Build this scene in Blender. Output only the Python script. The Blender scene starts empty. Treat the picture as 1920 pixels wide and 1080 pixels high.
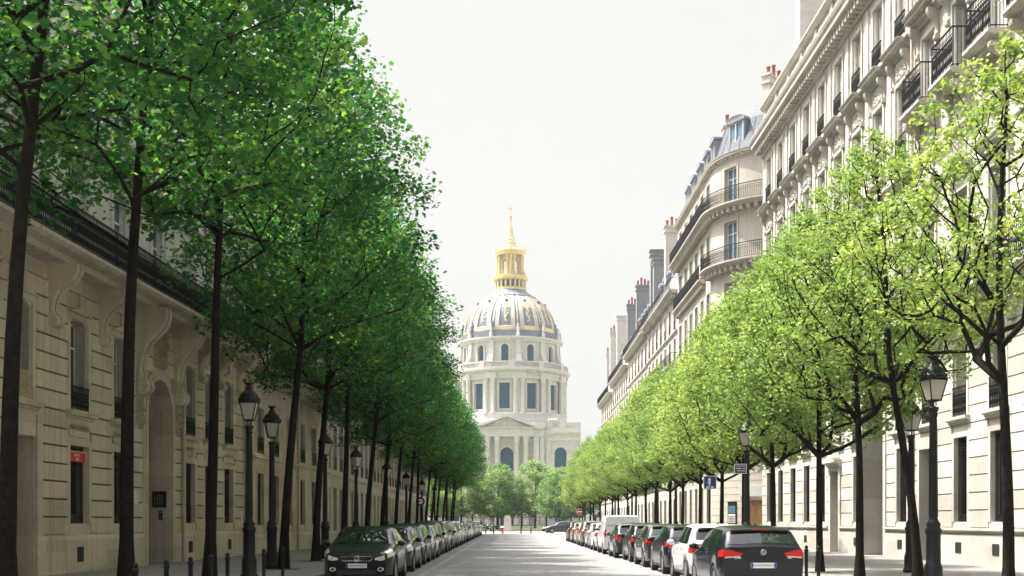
import bpy, math, random
import numpy as np
from math import radians as R, sin, cos, pi, sqrt
SC = bpy.context.scene
COL = SC.collection

# ------------------------------------------------------------------ camera, sky, sun, exposure
cam_d = bpy.data.cameras.new("camera")
cam_d.sensor_width = 36.0
cam_d.lens = 2170.0 / 1920.0 * 36.0
cam_d.shift_x = 0.0026
cam_d.shift_y = 0.228
cam_d.clip_start = 0.3
cam_d.clip_end = 8000
cam = bpy.data.objects.new("camera", cam_d)
COL.objects.link(cam)
cam.location = (0, 0, 1.56)
cam.rotation_euler = (R(90), 0, 0)
SC.camera = cam

SUN_EL, SUN_AZ = 61.0, -72.0          # azimuth from +Y towards +X (negative: to the left of the view)
world = bpy.data.worlds.new("World")
SC.world = world
world.use_nodes = True
nt = world.node_tree
for n in list(nt.nodes): nt.nodes.remove(n)
sky = nt.nodes.new("ShaderNodeTexSky")
sky.sky_type = 'NISHITA'
sky.sun_disc = False
sky.sun_elevation = R(SUN_EL)
sky.sun_rotation = R(SUN_AZ)
sky.air_density = 1.0
sky.dust_density = 6.0
sky.ozone_density = 1.0
hs = nt.nodes.new("ShaderNodeHueSaturation")
hs.inputs["Saturation"].default_value = 0.30
hs.inputs["Value"].default_value = 1.0
bg = nt.nodes.new("ShaderNodeBackground")
bg.inputs["Strength"].default_value = 0.15
wo = nt.nodes.new("ShaderNodeOutputWorld")
nt.links.new(sky.outputs[0], hs.inputs["Color"])
lt = nt.nodes.new("ShaderNodeMix"); lt.data_type = 'RGBA'; lt.blend_type = 'LIGHTEN'   # bright hazy white sky down to the horizon
lt.inputs[0].default_value = 1.0
lt.inputs[7].default_value = (1.77, 1.755, 1.70, 1)
nt.links.new(hs.outputs[0], lt.inputs[6])
dk = nt.nodes.new("ShaderNodeMix"); dk.data_type = 'RGBA'; dk.blend_type = 'DARKEN'
dk.inputs[0].default_value = 1.0
dk.inputs[7].default_value = (1.82, 1.80, 1.74, 1)
nt.links.new(lt.outputs[2], dk.inputs[6])
tcw = nt.nodes.new("ShaderNodeTexCoord"); sx = nt.nodes.new("ShaderNodeSeparateXYZ"); mrw = nt.nodes.new("ShaderNodeMapRange")
mrw.interpolation_type = 'SMOOTHSTEP'; mrw.inputs["From Min"].default_value = 0.44; mrw.inputs["From Max"].default_value = 0.66   # low band capped off-white; overhead sky brightened as added fill light
nt.links.new(tcw.outputs["Generated"], sx.inputs[0]); nt.links.new(sx.outputs[2], mrw.inputs["Value"])
sm = nt.nodes.new("ShaderNodeMix"); sm.data_type = 'RGBA'
nt.links.new(mrw.outputs[0], sm.inputs[0]); nt.links.new(dk.outputs[2], sm.inputs[6]); lt2 = nt.nodes.new("ShaderNodeMix"); lt2.data_type = 'RGBA'; lt2.blend_type = 'LIGHTEN'; lt2.inputs[0].default_value = 1.0
lt2.inputs[7].default_value = (2.9, 2.95, 3.0, 1); nt.links.new(hs.outputs[0], lt2.inputs[6]); nt.links.new(lt2.outputs[2], sm.inputs[7])
nt.links.new(sm.outputs[2], bg.inputs["Color"])
nt.links.new(bg.outputs[0], wo.inputs["Surface"])

sun_d = bpy.data.lights.new("sun", 'SUN')
sun_d.energy = 3.2
sun_d.angle = R(0.5)
sun_d.color = (1.0, 0.955, 0.885)
sun = bpy.data.objects.new("sun", sun_d)
COL.objects.link(sun)
sun.location = (-40, 20, 60)
sun.rotation_euler = (R(90 - SUN_EL), 0, -R(SUN_AZ) + pi)
# sun lamp shines along its -Z: direction to sun = (sin(az)cos(el), cos(az)cos(el), sin(el))
from mathutils import Vector
_d = Vector((sin(R(SUN_AZ)) * cos(R(SUN_EL)), cos(R(SUN_AZ)) * cos(R(SUN_EL)), sin(R(SUN_EL))))
sun.rotation_euler = _d.to_track_quat('Z', 'Y').to_euler()

SC.view_settings.view_transform = 'Standard'
SC.view_settings.look = 'None'
SC.view_settings.gamma = 1
SC.view_settings.use_curve_mapping = False
SC.view_settings.exposure = 1.7
SC.cycles.max_bounces = 7
SC.cycles.diffuse_bounces = 4
SC.cycles.transmission_bounces = 4
SC.cycles.volume_bounces = 0

# ------------------------------------------------------------------ materials
M = {}
def new_mat(name):
    m = bpy.data.materials.new(name); m.use_nodes = True
    t = m.node_tree
    b = t.nodes["Principled BSDF"]
    M[name] = m
    return m, t, b
def N(t, typ, **kw):
    n = t.nodes.new(typ)
    for k, v in kw.items():
        if k in n.inputs: n.inputs[k].default_value = v
        else: setattr(n, k, v)
    return n
def ramp(t, fac, stops):
    r = t.nodes.new("ShaderNodeValToRGB")
    cr = r.color_ramp
    while len(cr.elements) < len(stops): cr.elements.new(0.5)
    for e, (p, c) in zip(cr.elements, stops):
        e.position = p; e.color = (c[0], c[1], c[2], 1)
    t.links.new(fac, r.inputs[0])
    return r.outputs[0]
def mixc(t, fac, a, b, blend='MIX'):
    m = t.nodes.new("ShaderNodeMix"); m.data_type = 'RGBA'; m.blend_type = blend
    for sock, v in ((m.inputs[0], fac), (m.inputs[6], a), (m.inputs[7], b)):
        if hasattr(v, "links"): t.links.new(v, sock)
        elif isinstance(v, (int, float)): sock.default_value = v
        else: sock.default_value = (v[0], v[1], v[2], 1)
    return m.outputs[2]
def plain(name, col, rough=0.6, metal=0.0, coat=0.0, var=0.0, scale=3.0, bump=0.0, bscale=40.0, spec=0.5):
    m, t, b = new_mat(name)
    b.inputs["Base Color"].default_value = (*col, 1)
    b.inputs["Roughness"].default_value = rough
    b.inputs["Metallic"].default_value = metal
    b.inputs["Coat Weight"].default_value = coat
    b.inputs["Coat Roughness"].default_value = 0.04
    b.inputs["Specular IOR Level"].default_value = spec
    tc = N(t, "ShaderNodeTexCoord")
    if var:
        n = N(t, "ShaderNodeTexNoise", Scale=scale, Detail=6.0, Roughness=0.6)
        t.links.new(tc.outputs["Object"], n.inputs["Vector"])
        lo = [c * (1 - var) for c in col]; hi = [min(1, c * (1 + var)) for c in col]
        t.links.new(ramp(t, n.outputs[0], [(0.3, lo), (0.7, hi)]), b.inputs["Base Color"])
    if bump:
        n2 = N(t, "ShaderNodeTexNoise", Scale=bscale, Detail=4.0)
        t.links.new(tc.outputs["Object"], n2.inputs["Vector"])
        bp = N(t, "ShaderNodeBump", Strength=bump, Distance=0.02)
        t.links.new(n2.outputs[0], bp.inputs["Height"])
        t.links.new(bp.outputs[0], b.inputs["Normal"])
    return m
def stone(name, c0, c1, dirt, rough=0.85, streak=0.35, bump=0.25, blocks=None):
    m, t, b = new_mat(name)
    tc = N(t, "ShaderNodeTexCoord")
    n1 = N(t, "ShaderNodeTexNoise", Scale=0.7, Detail=8.0, Roughness=0.65)
    t.links.new(tc.outputs["Object"], n1.inputs["Vector"])
    base = ramp(t, n1.outputs[0], [(0.32, c0), (0.68, c1)])
    mp = N(t, "ShaderNodeMapping"); mp.inputs["Scale"].default_value = (2.2, 2.2, 0.16)
    t.links.new(tc.outputs["Object"], mp.inputs["Vector"])
    n2 = N(t, "ShaderNodeTexNoise", Scale=1.6, Detail=5.0, Roughness=0.7)
    t.links.new(mp.outputs[0], n2.inputs["Vector"])
    f = ramp(t, n2.outputs[0], [(0.5, (0, 0, 0)), (0.78, (streak,) * 3)])
    c = mixc(t, f, base, dirt)
    n4 = N(t, "ShaderNodeTexNoise", Scale=9.0, Detail=6.0, Roughness=0.7)
    t.links.new(tc.outputs["Object"], n4.inputs["Vector"])
    c = mixc(t, 1.0, c, ramp(t, n4.outputs[0], [(0.3, (0.86, 0.86, 0.86)), (0.7, (1.08, 1.08, 1.08))]), 'MULTIPLY')
    if blocks:                                               # every course block cut from slightly different stone
        mp2 = N(t, "ShaderNodeMapping"); mp2.inputs["Location"].default_value = (50, 0, -blocks[0])
        t.links.new(tc.outputs["Object"], mp2.inputs["Vector"])
        sn = N(t, "ShaderNodeVectorMath", operation='SNAP'); sn.inputs[1].default_value = (200, 1.37, blocks[1])
        t.links.new(mp2.outputs[0], sn.inputs[0])
        wn = N(t, "ShaderNodeTexWhiteNoise"); t.links.new(sn.outputs[0], wn.inputs[0])
        c = mixc(t, 1.0, c, ramp(t, wn.outputs[0], [(0.0, (0.84, 0.82, 0.79)), (0.5, (1.0, 1.0, 1.0)), (1.0, (1.09, 1.08, 1.06))]), 'MULTIPLY')
    t.links.new(c, b.inputs["Base Color"])
    b.inputs["Roughness"].default_value = rough
    n3 = N(t, "ShaderNodeTexNoise", Scale=35.0, Detail=5.0)
    t.links.new(tc.outputs["Object"], n3.inputs["Vector"])
    bp = N(t, "ShaderNodeBump", Strength=bump, Distance=0.012)
    t.links.new(n3.outputs[0], bp.inputs["Height"])
    t.links.new(bp.outputs[0], b.inputs["Normal"])
    return m
stone("limestone_cream", (0.41, 0.38, 0.335), (0.49, 0.46, 0.415), (0.25, 0.215, 0.175), streak=0.45, blocks=(1.36, 0.574))
stone("limestone_warm", (0.49, 0.425, 0.33), (0.60, 0.525, 0.415), (0.23, 0.19, 0.14), streak=0.65, blocks=(1.2, 0.4857))
stone("limestone_pale", (0.50, 0.47, 0.42), (0.58, 0.55, 0.49), (0.34, 0.31, 0.27))
stone("limestone_buff", (0.40, 0.36, 0.30), (0.48, 0.435, 0.37), (0.28, 0.23, 0.17))
stone("limestone_grey", (0.42, 0.38, 0.32), (0.50, 0.46, 0.39), (0.26, 0.23, 0.19))
stone("church_stone", (0.45, 0.425, 0.385), (0.56, 0.53, 0.485), (0.27, 0.265, 0.26), streak=0.5)
stone("carved_stone", (0.34, 0.31, 0.26), (0.45, 0.41, 0.35), (0.2, 0.16, 0.11), streak=0.5)
stone("carved_stone_dark", (0.31, 0.25, 0.175), (0.42, 0.34, 0.24), (0.15, 0.12, 0.08), streak=0.5)
plain("iron", (0.010, 0.0105, 0.012), 0.4, 0.0, var=0.25, scale=9, spec=0.2)
plain("joint_shade_warm", (0.13, 0.10, 0.065), 0.95, var=0.2)  # dark mortar joints: groove shade put into the colour, warm wall
plain("joint_shade_cream", (0.28, 0.22, 0.155), 0.95, var=0.2)  # the same painted groove shade for the cream wall
plain("shutter_white", (0.62, 0.60, 0.55), 0.6, var=0.06)
plain("shutter_grey", (0.40, 0.40, 0.37), 0.6, var=0.10)
plain("joinery_white", (0.66, 0.65, 0.61), 0.5)
plain("door_black", (0.014, 0.015, 0.017), 0.35, var=0.3)
plain("door_grey", (0.22, 0.22, 0.20), 0.6, var=0.15)
plain("door_wood", (0.32, 0.19, 0.085), 0.5, var=0.15)
plain("door_dark", (0.022, 0.021, 0.018), 0.5, var=0.3)
plain("vent_dark", (0.03, 0.03, 0.03), 0.6, var=0.3, scale=20)
plain("drainpipe", (0.45, 0.39, 0.30), 0.6, var=0.12)
plain("drainpipe_rust", (0.24, 0.19, 0.13), 0.6, var=0.2)
plain("zinc", (0.22, 0.24, 0.27), 0.42, 0.25, var=0.15, scale=1.5)
plain("slate", (0.085, 0.095, 0.115), 0.75, var=0.3, scale=4)
plain("terracotta", (0.27, 0.085, 0.05), 0.75, var=0.2)
plain("chimney_render", (0.48, 0.44, 0.39), 0.85, var=0.12, scale=1.5)
plain("chimney_grey", (0.20, 0.20, 0.20), 0.85, var=0.12, scale=1.5)
plain("lead_blue", (0.115, 0.14, 0.18), 0.55, 0.15, var=0.3, scale=0.9)
plain("dome_cream", (0.42, 0.365, 0.28), 0.6, 0.0, var=0.2, scale=0.8)
plain("gold", (0.60, 0.44, 0.17), 0.5, 0.2, var=0.2, scale=1.2)
plain("gold_pale", (0.58, 0.47, 0.25), 0.55, 0.1, var=0.2, scale=1.5)
plain("oculus_dark", (0.06, 0.045, 0.035), 0.6, var=0.2)
plain("bark", (0.014, 0.011, 0.008), 0.95, var=0.55, scale=9, bump=1.0, bscale=26, spec=0.08)
plain("kerb_granite", (0.27, 0.26, 0.25), 0.8, var=0.2, scale=6, bump=0.2)
plain("kerb_pale", (0.27, 0.263, 0.252), 0.85, var=0.35, scale=3, bump=0.2)
plain("soil", (0.06, 0.048, 0.035), 0.95, var=0.4, scale=9, bump=0.8)
plain("rubber", (0.016, 0.016, 0.017), 0.8)
plain("alloy", (0.55, 0.56, 0.58), 0.3, 0.85, var=0.05)
plain("hub_dark", (0.02, 0.02, 0.02), 0.6)
plain("trim_black", (0.012, 0.012, 0.013), 0.45)
plain("chrome", (0.72, 0.73, 0.75), 0.12, 1.0)
plain("plate_white", (0.78, 0.79, 0.80), 0.4)
plain("plate_blue", (0.02, 0.07, 0.36), 0.4)
plain("ink", (0.01, 0.01, 0.012), 0.5)
plain("white_paint", (0.78, 0.78, 0.76), 0.5)
plain("sign_blue", (0.012, 0.045, 0.20), 0.4)
plain("sign_red", (0.42, 0.02, 0.025), 0.4)
plain("sign_navy", (0.008, 0.012, 0.035), 0.4)
plain("notice_red", (0.55, 0.035, 0.02), 0.6)
plain("poster_blue", (0.06, 0.12, 0.17), 0.4, var=0.3, scale=8)
plain("tail_red", (0.50, 0.014, 0.008), 0.2, coat=0.3, spec=0.3)
plain("lamp_clear", (0.62, 0.62, 0.60), 0.12, coat=1.0, var=0.3, scale=14)
plain("hydrant_red", (0.35, 0.03, 0.03), 0.5)
plain("cloth_dark", (0.03, 0.032, 0.04), 0.85, var=0.25)
plain("skin", (0.48, 0.30, 0.22), 0.6)
plain("awning_grey", (0.42, 0.42, 0.42), 0.7)
for nm, c, met in (("paint_black", (0.004, 0.0045, 0.006), 0.0), ("paint_navy", (0.004, 0.0055, 0.011), 0.0),
                   ("paint_grey", (0.06, 0.063, 0.068), 0.4), ("paint_silver", (0.42, 0.43, 0.44), 0.55),
                   ("paint_white", (0.70, 0.70, 0.69), 0.0), ("paint_beige", (0.36, 0.31, 0.25), 0.35),
                   ("paint_bronze", (0.17, 0.10, 0.07), 0.4), ("paint_red", (0.20, 0.03, 0.025), 0.1)):
    plain(nm, c, 0.35, met, coat=0.55 if max(c) < .05 else 0.9, spec=0.15)
def glassy(name, col, rough=0.04, spec=0.8):
    m, t, b = new_mat(name)
    b.inputs["Base Color"].default_value = (*col, 1)
    b.inputs["Roughness"].default_value = rough
    b.inputs["Specular IOR Level"].default_value = spec
    tc = N(t, "ShaderNodeTexCoord")
    n = N(t, "ShaderNodeTexNoise", Scale=0.8, Detail=2.0)
    t.links.new(tc.outputs["Object"], n.inputs["Vector"])
    bp = N(t, "ShaderNodeBump", Strength=0.06, Distance=0.03)
    t.links.new(n.outputs[0], bp.inputs["Height"])
    t.links.new(bp.outputs[0], b.inputs["Normal"])
    return m
glassy("window_glass", (0.025, 0.032, 0.038))
glassy("church_glass", (0.012, 0.062, 0.115), 0.3, 0.15)
glassy("dormer_glass", (0.11, 0.19, 0.27), 0.15, 0.6)
glassy("car_glass", (0.010, 0.013, 0.014), 0.02, 0.9)
# milky lantern glass
m, t, b = new_mat("lantern_glass")
b.inputs["Base Color"].default_value = (0.60, 0.58, 0.53, 1); b.inputs["Roughness"].default_value = 0.25
tr = N(t, "ShaderNodeBsdfTranslucent"); tr.inputs["Color"].default_value = (0.62, 0.60, 0.55, 1)
mx = N(t, "ShaderNodeMixShader"); mx.inputs[0].default_value = 0.5
t.links.new(b.outputs[0], mx.inputs[1]); t.links.new(tr.outputs[0], mx.inputs[2])
t.links.new(mx.outputs[0], t.nodes["Material Output"].inputs["Surface"])
def leaf_mat(name, c0, c1, c2, trans, tcol):
    m, t, b = new_mat(name)
    at = N(t, "ShaderNodeAttribute"); at.attribute_name = "tone"
    c = ramp(t, at.outputs["Fac"], [(0.0, c0), (0.55, c1), (1.0, c2)])
    t.links.new(c, b.inputs["Base Color"])
    b.inputs["Roughness"].default_value = 0.5
    b.inputs["Specular IOR Level"].default_value = 0.18
    oi = N(t, "ShaderNodeObjectInfo")                       # each tree its own shade of green
    hv = N(t, "ShaderNodeHueSaturation")
    mr = N(t, "ShaderNodeMapRange"); mr.inputs["To Min"].default_value = 0.485; mr.inputs["To Max"].default_value = 0.515
    t.links.new(oi.outputs["Random"], mr.inputs["Value"]); t.links.new(mr.outputs[0], hv.inputs["Hue"])
    mv = N(t, "ShaderNodeMapRange"); mv.inputs["To Min"].default_value = 1.15; mv.inputs["To Max"].default_value = 0.85
    t.links.new(oi.outputs["Random"], mv.inputs["Value"]); t.links.new(mv.outputs[0], hv.inputs["Value"])
    t.links.new(c, hv.inputs["Color"]); c = hv.outputs[0]
    t.links.new(c, b.inputs["Base Color"])
    tr = N(t, "ShaderNodeBsdfTranslucent")
    tc = mixc(t, 1.0, c, tcol, 'MULTIPLY')
    t.links.new(tc, tr.inputs["Color"])
    mx = N(t, "ShaderNodeMixShader"); mx.inputs[0].default_value = trans
    t.links.new(b.outputs[0], mx.inputs[1]); t.links.new(tr.outputs[0], mx.inputs[2])
    t.links.new(mx.outputs[0], t.nodes["Material Output"].inputs["Surface"])
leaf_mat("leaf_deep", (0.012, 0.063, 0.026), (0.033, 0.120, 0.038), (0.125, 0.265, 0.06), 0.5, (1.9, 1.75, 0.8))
leaf_mat("leaf_lime", (0.105, 0.185, 0.048), (0.205, 0.30, 0.075), (0.32, 0.40, 0.125), 0.43, (1.25, 1.25, 0.8))
leaf_mat("leaf_mid", (0.14, 0.23, 0.085), (0.22, 0.32, 0.125), (0.30, 0.39, 0.16), 0.42, (1.25, 1.3, 0.8))
# road, pavement, ground
def ground_mat(name, c0, c1, scale, setts=None, rough=0.85, bump=0.4):
    m, t, b = new_mat(name)
    tc = N(t, "ShaderNodeTexCoord")
    n1 = N(t, "ShaderNodeTexNoise", Scale=0.25, Detail=8.0, Roughness=0.65)
    t.links.new(tc.outputs["Object"], n1.inputs["Vector"])
    c = ramp(t, n1.outputs[0], [(0.3, c0), (0.7, c1)])
    n2 = N(t, "ShaderNodeTexNoise", Scale=scale, Detail=5.0, Roughness=0.8)
    t.links.new(tc.outputs["Object"], n2.inputs["Vector"])
    c = mixc(t, 1.0, c, ramp(t, n2.outputs[0], [(0.3, (0.72,) * 3), (0.7, (1.22,) * 3)]), 'MULTIPLY')
    h = n2.outputs[0]
    if setts:
        br = N(t, "ShaderNodeTexBrick")
        br.inputs["Color1"].default_value = (1, 1, 1, 1); br.inputs["Color2"].default_value = (0.9, 0.9, 0.905, 1)
        br.inputs["Mortar"].default_value = (0.75, 0.74, 0.72, 1)
        br.inputs["Scale"].default_value = setts[0]; br.inputs["Mortar Size"].default_value = setts[1]
        br.inputs["Brick Width"].default_value = setts[2]; br.inputs["Row Height"].default_value = setts[3]
        t.links.new(tc.outputs["Object"], br.inputs["Vector"])
        c = mixc(t, 1.0, c, br.outputs[0], 'MULTIPLY')
    t.links.new(c, b.inputs["Base Color"])
    b.inputs["Roughness"].default_value = rough
    bp = N(t, "ShaderNodeBump", Strength=bump, Distance=0.02)
    t.links.new(h, bp.inputs["Height"]); t.links.new(bp.outputs[0], b.inputs["Normal"])
ground_mat("asphalt", (0.17, 0.168, 0.166), (0.29, 0.28, 0.272), 5.0, (1.0, 0.012, 0.24, 0.13))
ground_mat("pavement_stone", (0.20, 0.19, 0.175), (0.27, 0.255, 0.235), 8.0, (1.0, 0.012, 0.9, 0.6))
ground_mat("gravelly_ground", (0.30, 0.28, 0.25), (0.38, 0.36, 0.32), 3.0)
ground_mat("lawn", (0.06, 0.10, 0.03), (0.10, 0.15, 0.05), 6.0)

# ------------------------------------------------------------------ helpers
class MB:
    def __init__(s): s.v = []; s.f = []; s.sm = []
    def add(s, vs, fs, smooth=False):
        o = len(s.v); s.v.extend(vs)
        for f in fs:
            s.f.append(tuple(i + o for i in f)); s.sm.append(smooth)
    def box(s, x0, x1, y0, y1, z0, z1):
        s.add([(x0, y0, z0), (x1, y0, z0), (x1, y1, z0), (x0, y1, z0), (x0, y0, z1), (x1, y0, z1), (x1, y1, z1), (x0, y1, z1)],
              [(0, 3, 2, 1), (4, 5, 6, 7), (0, 1, 5, 4), (1, 2, 6, 5), (2, 3, 7, 6), (3, 0, 4, 7)])
    def fbox(s, F, u0, u1, v0, v1, z0, z1, n=1):
        vs = []
        for i in range(n + 1):
            u = u0 + (u1 - u0) * i / n
            vs += [F(u, v0, z0), F(u, v1, z0), F(u, v1, z1), F(u, v0, z1)]
        fs = [(0, 1, 2, 3), tuple(n * 4 + k for k in (3, 2, 1, 0))]
        for i in range(n):
            a, b = i * 4, i * 4 + 4
            for k in range(4):
                k2 = (k + 1) % 4
                fs.append((a + k, b + k, b + k2, a + k2))
        s.add(vs, fs)
    def sweep(s, F, poly, u0, u1, n=1):          # poly in (v,z) swept along u
        m = len(poly); vs = []
        for i in range(n + 1):
            u = u0 + (u1 - u0) * i / n
            vs += [F(u, v, z) for v, z in poly]
        fs = [tuple(range(m)), tuple(n * m + k for k in reversed(range(m)))]
        for i in range(n):
            for k in range(m):
                k2 = (k + 1) % m
                fs.append((i * m + k, i * m + m + k, i * m + m + k2, i * m + k2))
        s.add(vs, fs)
    def slab(s, F, poly, v0, v1):                # poly in (u,z) with thickness in v
        m = len(poly)
        vs = [F(u, v0, z) for u, z in poly] + [F(u, v1, z) for u, z in poly]
        fs = [tuple(range(m)), tuple(m + k for k in reversed(range(m)))]
        for k in range(m):
            k2 = (k + 1) % m
            fs.append((k, m + k, m + k2, k2))
        s.add(vs, fs)
    def tube(s, pts, rad, n=6, smooth=True, cap=True):
        P = [Vector(p) for p in pts]; vs = []
        if not hasattr(rad, "__len__"): rad = [rad] * len(P)
        for i, p in enumerate(P):
            d = (P[min(i + 1, len(P) - 1)] - P[max(i - 1, 0)])
            if d.length < 1e-9: d = Vector((0, 0, 1))
            d.normalize()
            a = d.cross(Vector((0, 0, 1))) if abs(d.z) < 0.95 else d.cross(Vector((1, 0, 0)))
            a.normalize(); b = d.cross(a)
            for k in range(n):
                t = 2 * pi * k / n
                q = p + (a * cos(t) + b * sin(t)) * rad[i]
                vs.append((q.x, q.y, q.z))
        fs = []
        for i in range(len(P) - 1):
            for k in range(n):
                k2 = (k + 1) % n
                fs.append((i * n + k, i * n + k2, i * n + n + k2, i * n + n + k))
        s.add(vs, fs, smooth)
        if cap: s.add(vs[:n], [tuple(range(n))]); s.add(vs[-n:], [tuple(range(n))])
    def lathe(s, prof, n=16, c=(0, 0, 0), smooth=True, a0=0.0, a1=2 * pi, sx=1.0, sy=1.0):
        full = abs(a1 - a0 - 2 * pi) < 1e-6
        m = n if full else n + 1
        vs = []
        for r, z in prof:
            for k in range(m):
                t = a0 + (a1 - a0) * k / n
                vs.append((c[0] + r * cos(t) * sx, c[1] + r * sin(t) * sy, c[2] + z))
        fs = []
        for i in range(len(prof) - 1):
            for k in range(n):
                k2 = (k + 1) % m
                fs.append((i * m + k, i * m + k2, i * m + m + k2, i * m + m + k))
        s.add(vs, fs, smooth)
    def grid(s, fn, nu, nv, smooth=True):
        vs = [fn(i / nu, j / nv) for i in range(nu + 1) for j in range(nv + 1)]
        fs = [(i * (nv + 1) + j, (i + 1) * (nv + 1) + j, (i + 1) * (nv + 1) + j + 1, i * (nv + 1) + j + 1)
              for i in range(nu) for j in range(nv)]
        s.add(vs, fs, smooth)
    def ellipsoid(s, c, r, n=10, m=6):
        prof = [(sin(pi * i / m), -cos(pi * i / m)) for i in range(m + 1)]
        s.lathe([(max(a, 1e-4), b * r[2]) for a, b in prof], n, c, True, sx=r[0], sy=r[1])
    def build(s, name, mat, parent=None, loc=None, extra=None):
        nf = len(s.f)
        if extra:                                  # pattern in a second material on the same mesh
            o = len(s.v); s.v += extra[0].v; s.f += [tuple(i + o for i in f) for f in extra[0].f]; s.sm += extra[0].sm
        o0 = Vector((0, 0, 0))
        if parent is not None: o0 = ORG[parent.name]
        elif loc is not None: o0 = Vector(loc)
        me = bpy.data.meshes.new(name)
        me.from_pydata([(x - o0.x, y - o0.y, z - o0.z) for x, y, z in s.v], [], s.f)
        me.polygons.foreach_set("use_smooth", s.sm)
        me.materials.append(M[mat] if isinstance(mat, str) else mat)
        if extra:
            me.materials.append(M[extra[1]]); mi = np.zeros(len(s.f), dtype=np.int32); mi[nf:] = 1; me.polygons.foreach_set("material_index", mi)
        me.update()
        o = bpy.data.objects.new(name, me); COL.objects.link(o)
        if parent is not None:
            o.parent = parent; ORG[o.name] = o0
        else:
            o.location = o0; ORG[o.name] = o0
        return o
ORG = {}
def tag(o, label, cat, group=None, kind=None):
    o["label"] = label; o["category"] = cat
    if group: o["group"] = group
    if kind: o["kind"] = kind
    return o
def thing(name, label, cat, loc=(0, 0, 0), group=None):
    o = bpy.data.objects.new(name, None); COL.objects.link(o)
    o.empty_display_size = 0.2
    o.location = loc; ORG[o.name] = Vector(loc)
    return tag(o, label, cat, group)
def structure(name, mb, mat):
    o = mb.build(name, mat); o["kind"] = "structure"; return o
def dup(root, loc, rotz=0.0, label=None, group=None, scale=None):
    r = root.copy(); COL.objects.link(r); r.location = loc; r.rotation_euler = (0, 0, rotz)
    if scale: r.scale = scale
    if label: r["label"] = label
    if group: r["group"] = group
    for ch in list(root.children):
        c = ch.copy(); COL.objects.link(c); c.parent = r
        for g in list(ch.children):
            d = g.copy(); COL.objects.link(d); d.parent = c
    return r
def recolour(root, old, new):
    stack = list(root.children)
    while stack:
        o = stack.pop(); stack += list(o.children)
        if o.type in ('MESH', 'FONT'):
            for i, sl in enumerate(o.material_slots):
                if sl.material and sl.material.name == old:
                    sl.link = 'OBJECT'; sl.material = M[new]
def lettering(body, size, loc, rot, mat, parent, depth=0.002, align='CENTER', name="lettering"):
    cu = bpy.data.curves.new(name, 'FONT'); cu.body = body; cu.size = size
    cu.extrude = depth; cu.align_x = align; cu.align_y = 'CENTER'
    cu.materials.append(M[mat])
    tmp = bpy.data.objects.new(name, cu); COL.objects.link(tmp)
    me = bpy.data.meshes.new_from_object(tmp.evaluated_get(bpy.context.evaluated_depsgraph_get()))
    bpy.data.objects.remove(tmp)
    if not me.materials: me.materials.append(M[mat])
    o = bpy.data.objects.new(name, me); COL.objects.link(o)
    o.parent = parent; o.location = Vector(loc) - ORG[parent.name]; o.rotation_euler = rot
    return o
ORDW = ["", "first", "second", "third", "fourth", "fifth", "sixth", "seventh", "eighth", "ninth", "tenth", "eleventh", "twelfth",
        "thirteenth", "fourteenth", "fifteenth", "sixteenth", "seventeenth", "eighteenth", "nineteenth", "twentieth",
        "twenty-first", "twenty-second", "twenty-third"]
# ------------------------------------------------------------------ ground, road, pavements
SW = 0.13                                   # pavement height
KL, KR = -5.0, 6.55                         # kerb lines
g = MB(); g.box(-3000, 3000, -400, 3000, -0.6, -0.02); structure("ground", g, "gravelly_ground")
g = MB(); g.add([(KL, -30, 0), (KR, -30, 0), (KR, 150, 0), (KL, 150, 0)], [(0, 1, 2, 3)])
g.add([(-120, 150, 0), (120, 150, 0), (120, 184, 0), (-120, 184, 0)], [(0, 1, 2, 3)])
structure("road", g, "asphalt")
g = MB()
for xa, xb in ((-2.62, -2.44), (4.02, 4.14)): g.add([(xa, -30, .004), (xb, -30, .004), (xb, 149, .004), (xa, 149, .004)], [(0, 1, 2, 3)])
structure("road_marking", g, "kerb_pale")
g = MB(); g.box(-40, KL - 0.3, -30, 149, -0.3, SW); structure("pavement", g, "pavement_stone")
g = MB()
g.box(KR + 0.3, 60, -30, 70.0, -0.3, SW); g.box(KR + 0.3, 60, 79.5, 149, -0.3, SW)
g.box(KR + 0.3, 13.4, 70.0, 79.5, -0.3, SW)
structure("pavement", g, "pavement_stone")
def kerb(x0, x1):
    mb = MB(); y = -30.0; rnd = random.Random(4)
    while y < 149:
        L = 1.0
        mb.box(x0, x1, y + 0.006, y + L - 0.006, -0.25, SW + 0.012 + rnd.uniform(-.004, .004)); y += L
    structure("kerb", mb, "kerb_granite")
kerb(KL - 0.3, KL); kerb(KR, KR + 0.3)
g = MB(); g.box(-150, 150, 184, 350, -0.3, 0.06); structure("lawn", g, "lawn")

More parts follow.
